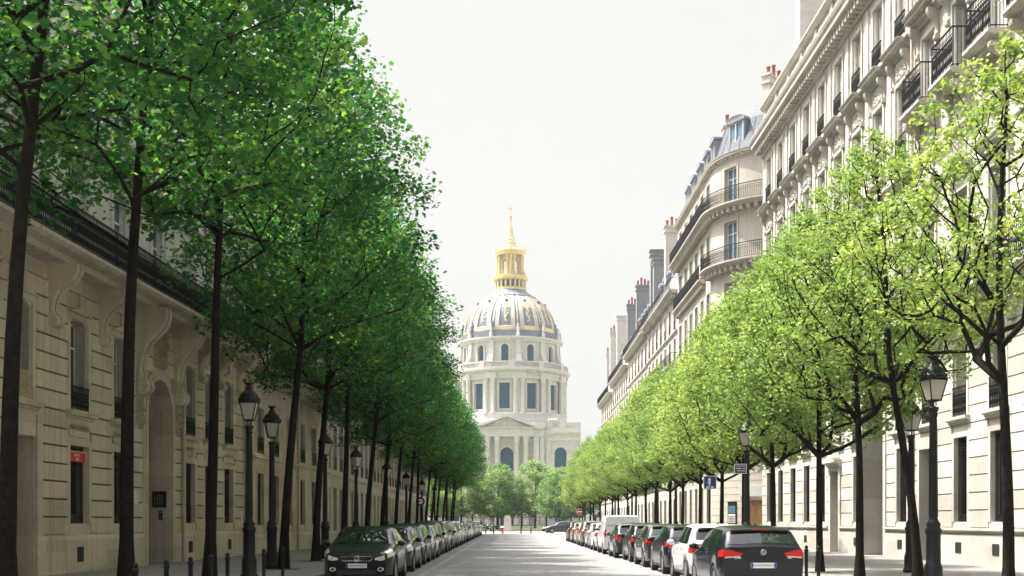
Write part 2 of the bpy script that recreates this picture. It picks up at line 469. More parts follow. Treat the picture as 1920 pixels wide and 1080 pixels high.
# ------------------------------------------------------------------ facade kit   F(u, v, z): u along the facade, v out to the street
def line_F(p0, p1, out):
    dx, dy = p1[0] - p0[0], p1[1] - p0[1]; L = sqrt(dx * dx + dy * dy); dx /= L; dy /= L
    nx, ny = dy, -dx
    if nx * out[0] + ny * out[1] < 0: nx, ny = -nx, -ny
    def F(u, v, z): return (p0[0] + dx * u + nx * v, p0[1] + dy * u + ny * v, z)
    return F, L
def subdiv(u0, u1, seg):
    if not seg: return 1
    a, b, d = seg
    lo, hi = max(u0, a), min(u1, b)
    return max(1, int((hi - lo) / d)) if hi > lo else 1
def us_of(u0, u1, seg):
    """u breakpoints, dense only over the curved stretch"""
    us = [u0, u1]
    if seg:
        a, b, d = seg; u = max(a, u0)
        while u <= min(b, u1) + 1e-6: us.append(u); u += d
    return sorted(set(round(x, 4) for x in us))
def ssweep(mb, F, poly, u0, u1, seg=None):
    us = us_of(u0, u1, seg)
    m = len(poly); vs = []
    for u in us: vs += [F(u, v, z) for v, z in poly]
    n = len(us) - 1
    fs = [tuple(range(m)), tuple(n * m + k for k in reversed(range(m)))]
    for i in range(n):
        for k in range(m):
            k2 = (k + 1) % m
            fs.append((i * m + k, i * m + m + k, i * m + m + k2, i * m + k2))
    mb.add(vs, fs)
def sbox(mb, F, u0, u1, v0, v1, z0, z1, seg=None):
    ssweep(mb, F, [(v0, z0), (v1, z0), (v1, z1), (v0, z1)], u0, u1, seg)
def cornice_poly(z, h, p, back=0.05):
    return [(-back, z), (0.12 * p, z), (0.16 * p, z + .18 * h), (0.34 * p, z + .30 * h), (0.40 * p, z + .45 * h), (0.82 * p, z + .52 * h),
            (0.84 * p, z + .72 * h), (0.93 * p, z + .80 * h), (p, z + .95 * h), (p, z + h), (-back, z + h)]
def string_poly(z, h, p, back=0.05):
    return [(-back, z), (0.35 * p, z), (0.5 * p, z + .4 * h), (p, z + .6 * h), (p, z + h), (-back, z + h)]
ARC = 10
def wall(mb, F, u0, u1, z0, z1, ops, depthB=9.0, seg=None, back=True):
    us = set(us_of(u0, u1, seg)); zs = {z0, z1}
    for (a, b, c, d, dep, arch) in ops: us |= {a, b}; zs |= {c, d}
    us = sorted(us); zs = sorted(zs)
    for i in range(len(us) - 1):
        a, b = us[i], us[i + 1]
        if b - a < 1e-5: continue
        um = (a + b) / 2
        for j in range(len(zs) - 1):
            c, d = zs[j], zs[j + 1]; zm = (c + d) / 2
            if any(o[0] < um < o[1] and o[2] < zm < o[3] for o in ops): continue
            mb.add([F(a, 0, c), F(b, 0, c), F(b, 0, d), F(a, 0, d)], [(0, 1, 2, 3)])
    for (a, b, c, d, dep, arch) in ops:
        if not arch:
            mb.add([F(a, 0, c), F(a, -dep, c), F(a, -dep, d), F(a, 0, d)], [(0, 1, 2, 3)])
            mb.add([F(b, 0, c), F(b, -dep, c), F(b, -dep, d), F(b, 0, d)], [(0, 1, 2, 3)])
            mb.add([F(a, 0, d), F(b, 0, d), F(b, -dep, d), F(a, -dep, d)], [(0, 1, 2, 3)])
        else:
            rx = (b - a) / 2; rz = arch if arch > 0.0 else rx; um = (a + b) / 2; zc = d - rz
            mb.add([F(a, 0, c), F(a, -dep, c), F(a, -dep, zc), F(a, 0, zc)], [(0, 1, 2, 3)])
            mb.add([F(b, 0, c), F(b, -dep, c), F(b, -dep, zc), F(b, 0, zc)], [(0, 1, 2, 3)])
            pts = [(um - rx * cos(pi * k / (2 * ARC)), zc + rz * sin(pi * k / (2 * ARC))) for k in range(2 * ARC + 1)]
            for k in range(2 * ARC):
                (p, q), (r, s_) = pts[k], pts[k + 1]
                mb.add([F(p, 0, q), F(r, 0, s_), F(r, -dep, s_), F(p, -dep, q)], [(0, 1, 2, 3)])
                mb.add([F(p, 0, q), F(r, 0, s_), F(r, 0, d), F(p, 0, d)], [(0, 1, 2, 3)])
        mb.add([F(a, 0, c), F(b, 0, c), F(b, -dep, c), F(a, -dep, c)], [(0, 1, 2, 3)])
    if back:
        for u in (u0, u1):
            mb.add([F(u, 0, z0), F(u, -depthB, z0), F(u, -depthB, z1), F(u, 0, z1)], [(0, 1, 2, 3)])
        uu = us_of(u0, u1, seg)
        for i in range(len(uu) - 1):
            a, b = uu[i], uu[i + 1]
            mb.add([F(a, 0, z1), F(b, 0, z1), F(b, -depthB, z1), F(a, -depthB, z1)], [(0, 1, 2, 3)])
        mb.add([F(u0, -depthB, z0), F(u1, -depthB, z0), F(u1, -depthB, z1), F(u0, -depthB, z1)], [(0, 1, 2, 3)])
def rustic(mb, F, u0, u1, z0, z1, ops, h=0.46, gap=0.035, proud=0.03, seg=None, margin=0.0, joints=None):
    n = max(1, round((z1 - z0) / h)); h = (z1 - z0) / n
    for k in range(n):
        c, d = z0 + k * h + gap / 2, z0 + (k + 1) * h - gap / 2
        cuts = sorted((o[0] - margin, o[1] + margin) for o in ops if o[2] < d + 0.02 and o[3] > c - 0.02)
        # arches: cut at their width at this height
        u = u0
        for a, b in cuts + [(u1, u1)]:
            if a - u > 0.12:
                sbox(mb, F, u + 0.004, a - 0.004, -0.01, proud, c, d, seg)
                if joints is not None: sbox(joints, F, u + 0.01, a - 0.01, -0.01, .007, d, d + gap, seg)  # dark strip laid in the groove to imitate its shade
            u = max(u, b)
def railing(F, u0, u1, v, z0, z1, parent, step=0.12, ends=True, vback=0.0, seg=None, rich=True, name="railing"):
    mb = MB()
    sbox(mb, F, u0, u1, v - 0.025, v + 0.025, z1 - 0.045, z1, seg)
    sbox(mb, F, u0, u1, v - 0.015, v + 0.015, z0 + 0.07, z0 + 0.10, seg)
    hh = z1 - z0
    if rich: sbox(mb, F, u0, u1, v - 0.012, v + 0.012, z0 + 0.80 * hh, z0 + 0.80 * hh + 0.022, seg)
    n = max(2, int((u1 - u0) / step)); st = (u1 - u0) / n; t = 0.009
    for i in range(n + 1):
        u = u0 + i * st
        mb.fbox(F, u - t, u + t, v - t, v + t, z0, z1)
        if rich and i < n:
            um = u + st / 2; w = st * 0.36
            for zc, hz in ((z0 + 0.33 * hh, 0.20 * hh), (z0 + 0.64 * hh, 0.10 * hh)):   # scroll lozenges
                o = [(um - w, zc), (um, zc - hz), (um + w, zc), (um, zc + hz)]
                for k in range(4):
                    (a, b), (c, d) = o[k], o[(k + 1) % 4]
                    mb.add([F(a, v - .009, b - .012), F(c, v - .009, d - .012), F(c, v - .009, d + .012), F(a, v - .009, b + .012),
                            F(a, v + .009, b - .012), F(c, v + .009, d - .012), F(c, v + .009, d + .012), F(a, v + .009, b + .012)],
                           [(0, 1, 2, 3), (4, 5, 6, 7), (0, 1, 5, 4), (3, 2, 6, 7)])
    if ends and v - vback > 0.1:
        for u in (u0, u1):
            mb.fbox(F, u - .02, u + .02, vback, v, z1 - .045, z1)
            mb.fbox(F, u - .015, u + .015, vback, v, z0 + .07, z0 + .10)
            k = vback + step
            while k < v - 0.03:
                mb.fbox(F, u - t, u + t, k - t, k + t, z0, z1); k += step
    return mb.build(name, "iron", parent)
def window(F, u0, u1, z0, z1, dep, parent, frame="joinery_white", glass="window_glass", arch=0, mull=1, trans=0.72):
    mb = MB(); v0, v1 = -dep + 0.03, -dep + 0.09; w = 0.06
    def bar(a, b, c, d): mb.fbox(F, a, b, v0, v1, c, d)
    bar(u0, u0 + w, z0, z1); bar(u1 - w, u1, z0, z1); bar(u0 + w, u1 - w, z0, z0 + w); bar(u0 + w, u1 - w, z1 - w, z1)
    for k in range(1, mull + 1):
        um = u0 + (u1 - u0) * k / (mull + 1); bar(um - w / 2, um + w / 2, z0 + w, z1 - w)
    if trans:
        zt = z0 + (z1 - z0) * trans; mb.fbox(F, u0 + w, u1 - w, v0 + .004, v1 - .004, zt - w / 2, zt + w / 2)
    o = mb.build("window", frame, parent)
    p = MB(); p.fbox(F, u0, u1, -dep - 0.02, -dep + 0.02, z0, z1)
    p.build("pane", glass, o)
    return o
def shutter(F, u, z0, z1, va, vb, sgn, parent, mat):
    """louvred leaf folded against a jamb at u, on the sgn side"""
    mb = MB(); a, b = (u, u + 0.045 * sgn) if sgn > 0 else (u - 0.045, u)
    e = 0.06
    mb.fbox(F, a, b, va, va + e, z0, z1); mb.fbox(F, a, b, vb - e, vb, z0, z1)
    for z in (z0, (z0 + z1) / 2 - e / 2, z1 - e): mb.fbox(F, a, b, va + e, vb - e, z, z + e)
    n = int((z1 - z0) / 0.085)
    c, d = (a + 0.006, b - 0.012) if sgn > 0 else (a + 0.012, b - 0.006)
    for i in range(n):
        z = z0 + e + (z1 - z0 - 2 * e) * i / n
        mb.add([F(c, va + e, z + 0.055), F(d, va + e, z), F(d, vb - e, z), F(c, vb - e, z + 0.055)], [(0, 1, 2, 3)])
    return mb.build("shutter", mat, parent)
def closed_shutter(F, u0, u1, z0, z1, v, parent, mat):
    mb = MB(); e = 0.055; um = (u0 + u1) / 2
    for a, b in ((u0 + .01, um - .004), (um + .004, u1 - .01)):
        mb.fbox(F, a, a + e, v, v + .04, z0, z1); mb.fbox(F, b - e, b, v, v + .04, z0, z1)
        for z in (z0, (z0 + z1) / 2, z1 - e): mb.fbox(F, a + e, b - e, v, v + .04, z, z + e)
        n = int((z1 - z0) / 0.085)
        for i in range(n):
            z = z0 + e + (z1 - z0 - 2 * e) * i / n
            mb.add([F(a + e, v + .012, z + .06), F(b - e, v + .012, z + .06), F(b - e, v + .034, z), F(a + e, v + .034, z)], [(0, 1, 2, 3)])
    return mb.build("shutter", mat, parent)
def grille(F, u0, u1, z0, z1, v, parent, step=0.11):
    mb = MB(); n = int((u1 - u0) / step)
    for i in range(n + 1):
        u = u0 + .02 + (u1 - u0 - .04) * i / n
        mb.fbox(F, u - .011, u + .011, v - .011, v + .011, z0, z1)
    for z in (z0 + .08, z0 + .24, z1 - .42, z1 - .22, z1 - .06): mb.fbox(F, u0, u1, v - .018, v + .018, z - .014, z + .014)
    for i in range(n):
        u = u0 + .02 + (u1 - u0 - .04) * (i + .5) / n
        for zc in (z0 + .16, z1 - .32): mb.fbox(F, u - .025, u + .025, v - .008, v + .008, zc - .055, zc + .055)
    return mb.build("grille", "iron", parent)
def carved(F, u0, u1, z0, z1, v, amp, parent, mat, seed=1, nu=14, nz=14, name="carved_panel"):
    rnd = random.Random(seed); mb = MB()
    H = [[0 if i in (0, nu) or j in (0, nz) else (rnd.random() ** 1.5) for j in range(nz + 1)] for i in range(nu + 1)]
    for i in range(nu // 2 + 1):
        for j in range(nz + 1): H[nu - i][j] = H[i][j]
    mb.grid(lambda a, b: F(u0 + (u1 - u0) * a, v + amp * H[round(a * nu)][round(b * nz)], z0 + (z1 - z0) * b), nu, nz, False)
    mb.fbox(F, u0, u1, v - .09, v - 0.002, z0, z1)
    return mb.build(name, mat, parent)
def console(F, u, w, z0, z1, proj, parent, mat, twin=False):
    """S-scroll bracket under a balcony"""
    mb = MB(); H = z1 - z0
    ctrl = [(0.02, 0), (0.16, .02), (0.20, .12), (0.15, .24), (0.20, .40), (0.36, .55), (0.62, .66), (0.84, .74), (0.97, .85), (1.0, .94), (0.98, 1.0)]
    poly = [(-0.02, z0)] + [(proj * a, z0 + H * b) for a, b in ctrl] + [(-0.02, z1)]
    parts = [(u - w / 2, u + w / 2)] if not twin else [(u - w / 2, u - w * .1), (u + w * .1, u + w / 2)]
    for a, b in parts:
        mb.sweep(F, poly, a, b)
        inner = [(v * .93, z) for v, z in poly]
        mb.sweep(F, [(v + .012 if v > 0.05 else v, z) for v, z in poly], a + (b - a) * .35, b - (b - a) * .35)
        # volute at the foot
        m_ = (a + b) / 2
        for k in range(10):
            t0, t1 = 2 * pi * k / 10, 2 * pi * (k + 1) / 10; r = 0.11 * H
            mb.add([F(a - .015, .17 * proj + r * cos(t0) * .9, z0 + .02 * H + r * sin(t0)), F(b + .015, .17 * proj + r * cos(t0) * .9, z0 + .02 * H + r * sin(t0)),
                    F(b + .015, .17 * proj + r * cos(t1) * .9, z0 + .02 * H + r * sin(t1)), F(a - .015, .17 * proj + r * cos(t1) * .9, z0 + .02 * H + r * sin(t1))], [(0, 1, 2, 3)], True)
        for e in (a - .015, b + .015):
            mb.add([F(e, .17 * proj + .099 * H * cos(2 * pi * k / 10), z0 + .02 * H + .11 * H * sin(2 * pi * k / 10)) for k in range(10)], [tuple(range(10))])
    return mb.build("console", mat, parent)
def vent(F, u0, u1, z0, z1, parent):
    mb = MB(); mb.fbox(F, u0, u1, -.02, .045, z0, z1)
    n = 5
    for i in range(1, n):
        mb.fbox(F, u0 + (u1 - u0) * i / n - .012, u0 + (u1 - u0) * i / n + .012, .045, .055, z0, z1)
        mb.fbox(F, u0, u1, .045, .053, z0 + (z1 - z0) * i / n - .01, z0 + (z1 - z0) * i / n + .01)
    return mb.build("vent", "vent_dark", parent)
def drainpipe(F, u, z0, z1, parent, mat="drainpipe", v=0.12):
    mb = MB(); mb.tube([F(u, v, z0), F(u, v, z1)], 0.065, 8)
    z = z0 + 1.2
    while z < z1:
        mb.tube([F(u, v, z), F(u, v, z + .1)], 0.085, 8); mb.fbox(F, u - .03, u + .03, 0, v, z + .02, z + .07); z += 2.4
    return mb.build("drainpipe", mat, parent)
def chimney(F, u0, u1, v0, v1, z0, z1, parent, mat="chimney_render", pots=4, along='v'):
    mb = MB(); mb.fbox(F, u0, u1, v0, v1, z0, z1)
    mb.fbox(F, u0 - .1, u1 + .1, v0 - .1, v1 + .1, z1 - .55, z1 - .40); mb.fbox(F, u0 - .12, u1 + .12, v0 - .12, v1 + .12, z1, z1 + .16)
    c = mb.build("chimney", mat, parent)
    for k in range(pots):
        t = (k + .5) / pots
        u, v = ((u0 + u1) / 2, v0 + (v1 - v0) * t) if along == 'v' else (u0 + (u1 - u0) * t, (v0 + v1) / 2)
        p = MB(); x, y, _ = F(u, v, 0); h = .55 + .18 * ((k * 7) % 3)
        p.lathe([(.17, z1 + .16), (.14, z1 + .3), (.13, z1 + .1 + h), (.17, z1 + .14 + h), (.17, z1 + .2 + h), (.10, z1 + .2 + h)], 8, (x, y, 0))
        p.build("chimney_pot", "terracotta", c)
    return c
def mansard(F, u0, u1, z0, h, parent, depthB, v0=-0.35, slope=1.5, seg=None, mat="zinc"):
    mb = MB()
    poly = [(v0, z0 - .05), (v0, z0 + .12), (v0 - slope * .55, z0 + h * .72), (v0 - slope, z0 + h), (v0 - slope - 3.2, z0 + h + .9),
            (-depthB + .3, z0 + h), (-depthB + .3, z0 - .05)]
    ssweep(mb, F, poly, u0 + .05, u1 - .05, seg)
    n = int((u1 - u0) / 1.1)
    for i in range(1, n):                        # standing seams
        u = u0 + (u1 - u0) * i / n
        mb.sweep(F, [(v0 + .03, z0 + .12), (v0 - slope * .55 + .035, z0 + h * .72), (v0 - slope * .55 - .02, z0 + h * .72), (v0 - .03, z0 + .12)], u - .02, u + .02)
    return mb.build("roof", mat, parent)
def dormer(F, u, w, z0, h, v, parent, wallmat="zinc", glass="dormer_glass", round_top=True, dep=1.7):
    mb = MB()
    a, b = u - w / 2, u + w / 2
    mb.fbox(F, a, a + .16, v - dep, v, z0, z0 + h); mb.fbox(F, b - .16, b, v - dep, v, z0, z0 + h)
    mb.fbox(F, a + .16, b - .16, v - dep, v, z0, z0 + .22); mb.fbox(F, a + .16, b - .16, v - dep, v, z0 + h - .14, z0 + h)
    if round_top:
        poly = [(a - .1, z0 + h)] + [(u - (w / 2 + .1) * cos(pi * k / 10), z0 + h + (0.16 + .26 * sin(pi * k / 10))) for k in range(11)] + [(b + .1, z0 + h)]
    else: poly = [(a - .12, z0 + h), (a - .12, z0 + h + .1), (u, z0 + h + .5), (b + .12, z0 + h + .1), (b + .12, z0 + h)]
    mb.slab(F, poly, v - dep, v + .12)
    d = mb.build("dormer", wallmat, parent)
    f = MB(); f.fbox(F, u - .03, u + .03, v - .10, v - .03, z0 + .22, z0 + h - .14)
    f.fbox(F, a + .16, a + .22, v - .10, v - .03, z0 + .22, z0 + h - .14); f.fbox(F, b - .22, b - .16, v - .10, v - .03, z0 + .22, z0 + h - .14)
    f.build("window_frame", "joinery_white", d)
    p = MB(); p.fbox(F, a + .16, b - .16, v - .16, v - .11, z0 + .22, z0 + h - .14); p.build("pane", glass, d)
    return d
def dentils(mb, F, u0, u1, z0, z1, v0, v1, step, w, seg=None):
    n = int((u1 - u0) / step)
    for i in range(n):
        u = u0 + (i + .5) * (u1 - u0) / n
        mb.fbox(F, u - w / 2, u + w / 2, v0, v1, z0, z1)
def balcony(F, u0, u1, z, proj, parent, mat, rail_h=1.0, th=0.28, seg=None, step=0.12, rich=True, mould=True, dent=0.0):
    mb = MB()
    poly = [(-.02, z - th), (proj * .55, z - th), (proj * .62, z - th * .6), (proj * .9, z - th * .5), (proj, z - th * .3), (proj, z), (-.02, z)] if mould else \
        [(-.02, z - th), (proj, z - th), (proj, z), (-.02, z)]
    ssweep(mb, F, poly, u0, u1, seg)
    if dent: dentils(mb, F, u0 + .1, u1 - .1, z - .62, z - .34, -.01, proj * .6, dent, .26)
    o = mb.build("balcony", mat, parent)
    railing(F, u0 + .06, u1 - .06, proj - .10, z, z + rail_h, o, step, True, 0.0, seg, rich)
    return o
def panel_door(F, u0, u1, z0, z1, v, parent, mat, name="door", leaves=2, fan=0.0):
    mb = MB(); mb.fbox(F, u0, u1, v - .06, v, z0, z1)
    for k in range(leaves):
        a = u0 + (u1 - u0) * k / leaves + .06; b = u0 + (u1 - u0) * (k + 1) / leaves - .06
        H = z1 - z0
        for c, d in ((.05, .25), (.29, .52), (.56, .94)):
            zc, zd = z0 + H * c, z0 + H * d
            for (p, q, r, s_) in ((a, b, zc, zc + .05), (a, b, zd - .05, zd), (a, a + .05, zc + .05, zd - .05), (b - .05, b, zc + .05, zd - .05)):
                mb.fbox(F, p, q, v, v + .03, r, s_)
            mb.fbox(F, a + .12, b - .12, v, v + .018, zc + .12, zd - .12)
    o = mb.build(name, mat, parent)
    h = MB(); um = (u0 + u1) / 2
    for s_ in ((-1, 1) if leaves > 1 else (1,)):
        x, y, z = F(um + s_ * .09, v + .05, z0 + 1.05); h.ellipsoid((x, y, z), (.035, .035, .035), 8, 6)
    h.build("handle", "chrome", o)
    return o
# ------------------------------------------------------------------ buildings
def surround(mb, F, a, b, c, d, w=0.16, p=0.05, sill=True):
    mb.fbox(F, a - w, a - .005, -.01, p, c, d + w); mb.fbox(F, b + .005, b + w, -.01, p, c, d + w)
    mb.fbox(F, a - .005, b + .005, -.01, p, d + .005, d + w)
    if sill: mb.sweep(F, string_poly(c - .26, .24, .22), a - w - .12, b + w + .12)

def build_near_right():
    D0 = 8.0
    F, L = line_F((15.2, D0), (15.2, 69.4), (-1, 0))
    t = thing("apartment_building", "tall cream stone apartment building lit by sun, nearest on the right, with tall archway", "building", (15.2, 45, 0))
    pav = [d - D0 for d in (11.9, 14.9, 17.9, 20.9, 23.9, 26.9, 29.95, 32.95, 35.95, 38.95, 41.9)]
    main = [44.8 + 2.85 * k - D0 for k in range(9)]
    GATE = (46.85 - D0, 49.55 - D0, 0.1, 7.5, 0.9, -1); DOOR = (41.2 - D0, 42.75 - D0, 0.1, 4.2, 0.45, 0); DOOR2 = (53.2 - D0, 54.5 - D0, 0.1, 3.9, 0.5, 0)
    def hit(u, w, op): return u + w / 2 + .2 > op[0] and u - w / 2 - .2 < op[1]
    ops = [GATE, DOOR, DOOR2]; fills = []
    for k, u in enumerate(pav + main):
        inpav = k < len(pav)
        if not (hit(u, 1.1, GATE) or hit(u, 1.1, DOOR) or hit(u, 1.1, DOOR2)):
            o = (u - .56, u + .56, 1.55, 4.4, .38, 0); ops.append(o); fills.append(('bar', o))
        if not hit(u, 1.1, GATE):
            o = (u - .58, u + .58, 5.1, 7.75, .42, 0); ops.append(o); fills.append(('bal', o))
        o = (u - .64, u + .64, 9.02, 12.7, .42, 0); ops.append(o); fills.append(('fr', o))
        z = 16.5 if inpav else 15.5
        o = (u - .64, u + .64, z, 19.2 if inpav else 18.5, .45, 0); ops.append(o); fills.append(('pavw' if inpav else 'mainw', o))
        o = (u - .6, u + .6, 20.15, 22.8, .45, 0); ops.append(o); fills.append(('top', o))
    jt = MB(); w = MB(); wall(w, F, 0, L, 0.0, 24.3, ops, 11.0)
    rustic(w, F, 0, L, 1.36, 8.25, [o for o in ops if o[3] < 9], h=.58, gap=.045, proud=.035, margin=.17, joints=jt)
    for kind, o in fills:
        surround(w, F, o[0], o[1], o[2], o[3], .17, .055 if kind not in ('bar',) else .03, sill=kind in ('bal', 'mainw', 'top'))
    surround(w, F, DOOR[0], DOOR[1], .13, DOOR[3], .2, .07, False); surround(w, F, DOOR2[0], DOOR2[1], .13, DOOR2[3], .3, .10, False)
    w.sweep(F, string_poly(3.95 + .15, .3, .4), DOOR2[0] - .4, DOOR2[1] + .4)
    for u in main[:-1]:                                              # flat pilaster strips between upper windows
        w.fbox(F, u + 1.2, u + 1.65, -.01, .06, 20.0, 23.2); w.fbox(F, u + 1.2, u + 1.65, -.01, .05, 14.9, 19.5)
    # arch moulding
    um = (GATE[0] + GATE[1]) / 2; rx = 1.35; zc = 7.5 - rx
    for k in range(20):
        a0, a1 = pi * k / 20, pi * (k + 1) / 20
        q = [(um - (rx + r) * cos(a), zc + (rx + r) * sin(a)) for a, r in ((a0, .01), (a1, .01), (a1, .3), (a0, .3))]
        w.slab(F, q, -.01, .09)
    w.fbox(F, GATE[0] - .3, GATE[0] - .01, -.01, .09, .1, zc); w.fbox(F, GATE[1] + .01, GATE[1] + .3, -.01, .09, .1, zc)
    w.build("wall", "limestone_cream", t, None, (jt, "joint_shade_cream"))
    p = MB(); cuts = [(DOOR[0] - .2, DOOR[1] + .2), (GATE[0] - .31, GATE[1] + .31), (DOOR2[0] - .3, DOOR2[1] + .3)]; u = 0
    for a, b in cuts + [(L, L)]:
        p.fbox(F, u, a, -.02, .10, 0, 1.14); p.sweep(F, string_poly(1.14, .21, .19), u, a); u = b
    p.build("plinth", "limestone_cream", t)
    for u in pav + main:
        if not any(a - .45 < u < b + .45 for a, b in cuts): vent(F, u - .28, u + .22, .50, .86, t).location.x -= .07
    for kind, o in fills:
        a, b, c, d, dep, _ = o
        if kind == 'bar':
            window(F, a, b, c, d, dep, t, "hub_dark"); grille(F, a, b, c, d, -.14, t)
        else:
            window(F, a, b, c, d, dep, t)
            for uu, s in ((a, 1), (b, -1)): shutter(F, uu, c + .03, d - .03, -dep + .11, -.02, s, t, "shutter_white")
            if kind in ('bal', 'top', 'mainw'): railing(F, a + .01, b - .01, .06 if kind != 'top' else .10, c, c + 1.0, t, .115, False)
            if kind in ('top', 'mainw') or (kind == 'pavw' and int(a) % 2): closed_shutter(F, a + .05, b - .05, c + .02, d - .02, -.24, t, "shutter_white")
            um = (a + b) / 2
            if kind == 'pavw':
                balcony(F, um - 1.0, um + 1.0, 16.5, .75, t, "limestone_cream", 1.35, .34)
                for s in (-.75, .75): console(F, um + s, .26, 15.2, 16.16, .62, t, "carved_stone")
                carved(F, um - .55, um + .55, 13.5, 15.0, .05, .09, t, "carved_stone", seed=int(um * 10), nu=20, nz=16)
                h = MB(); h.sweep(F, cornice_poly(19.75, .42, .62), um - 1.15, um + 1.15); h.build("window_hood", "limestone_cream", t)
                for s in (-.92, .92): console(F, um + s, .22, 18.7, 19.75, .42, t, "limestone_cream")
            if kind == 'mainw':
                carved(F, um - .6, um + .6, 18.72, 19.45, .05, .06, t, "carved_stone", seed=int(um * 10), nu=20, nz=16)
                for s in (-.85, .85): console(F, um + s, .20, 18.55, 19.5, .34, t, "limestone_cream")
                h = MB(); h.sweep(F, cornice_poly(19.52, .40, .55), um - 1.05, um + 1.05); h.build("window_hood", "limestone_cream", t)
            if kind == 'fr':
                h = MB(); h.sweep(F, cornice_poly(13.15, .35, .42), um - 1.0, um + 1.0); h.build("window_hood", "limestone_cream", t)
    s = MB(); s.sweep(F, string_poly(14.55, .32, .26), 0, L); s.build("string_course", "limestone_cream", t)
    s = MB(); s.sweep(F, string_poly(19.66, .30, .30), 0, L); s.build("string_course", "limestone_cream", t)
    balcony(F, 0.1, L - .05, 9.0, .95, t, "limestone_cream", 1.15, .36, step=.13)
    for k, u in enumerate(pav + main):
        for s_ in (-1.15, 1.15) if k % 2 == 0 else (-.98,): console(F, u + s_, .34, 7.75, 8.66, .78, t, "limestone_cream")
    c = MB(); c.sweep(F, cornice_poly(23.3, 1.0, .85), 0, L + .02); dentils(c, F, 0.1, L - .1, 23.42, 23.74, .05, .52, .44, .22)
    c.build("cornice", "limestone_cream", t)
    a = MB(); a.fbox(F, 0.02, L - .02, -.5, -.12, 24.31, 26.1); a.sweep(F, string_poly(26.1, .25, .2, .62), 0, L)
    for k, u in enumerate(pav + main): a.fbox(F, u + 1.2, u + 1.65, -.13, -.02, 24.3, 26.1)
    a.build("parapet", "limestone_cream", t)
    for k, u in enumerate(pav + main): carved(F, u - .95, u + .95, 24.6, 25.9, -.09, .08, t, "limestone_cream", seed=k, nu=12, nz=8)
    mansard(F, 0, L, 26.0, 2.4, t, 11, v0=-.7)
    for u, zt, np_ in ((38, 31.0, 4), (51, 31.0, 4), (59.4, 34.5, 0)): chimney(F, u - .5, u + .5, -4.5, -1.6, 26.3, zt, t, "chimney_render", np_)
    drainpipe(F, 43.35 - D0, .14, 23.3, t)
    # gate, doors
    g = MB(); a, b = GATE[0], GATE[1]; um = (a + b) / 2
    poly = [(a, .12), (b, .12), (b, zc)] + [(um + rx * cos(pi * k / 16), zc + rx * sin(pi * k / 16)) for k in range(1, 16)] + [(a, zc)]
    g.slab(F, poly, -.93, -.86)
    for k in range(3): g.fbox(F, a + .15 + k * .9, a + .75 + k * .9, -.86, -.82, .6, 2.4); g.fbox(F, a + .15 + k * .9, a + .75 + k * .9, -.86, -.82, 2.8, 4.6)
    g.fbox(F, a, b, -.86, -.74, 4.9, 5.2)
    g.build("gate", "door_black", t)
    panel_door(F, DOOR[0], DOOR[1], .13, 3.2, -.4, t, "door_black")
    window(F, DOOR[0], DOOR[1], 3.22, 4.2, .4, t, "hub_dark", trans=0)
    panel_door(F, DOOR2[0], DOOR2[1], .13, 3.0, -.44, t, "door_grey")
    window(F, DOOR2[0], DOOR2[1], 3.02, 3.9, .44, t, "door_grey", trans=0)
    carved(F, DOOR2[0] - .1, DOOR2[1] + .1, 4.45, 5.6, .06, .10, t, "carved_stone", seed=77)
    return t
build_near_right()

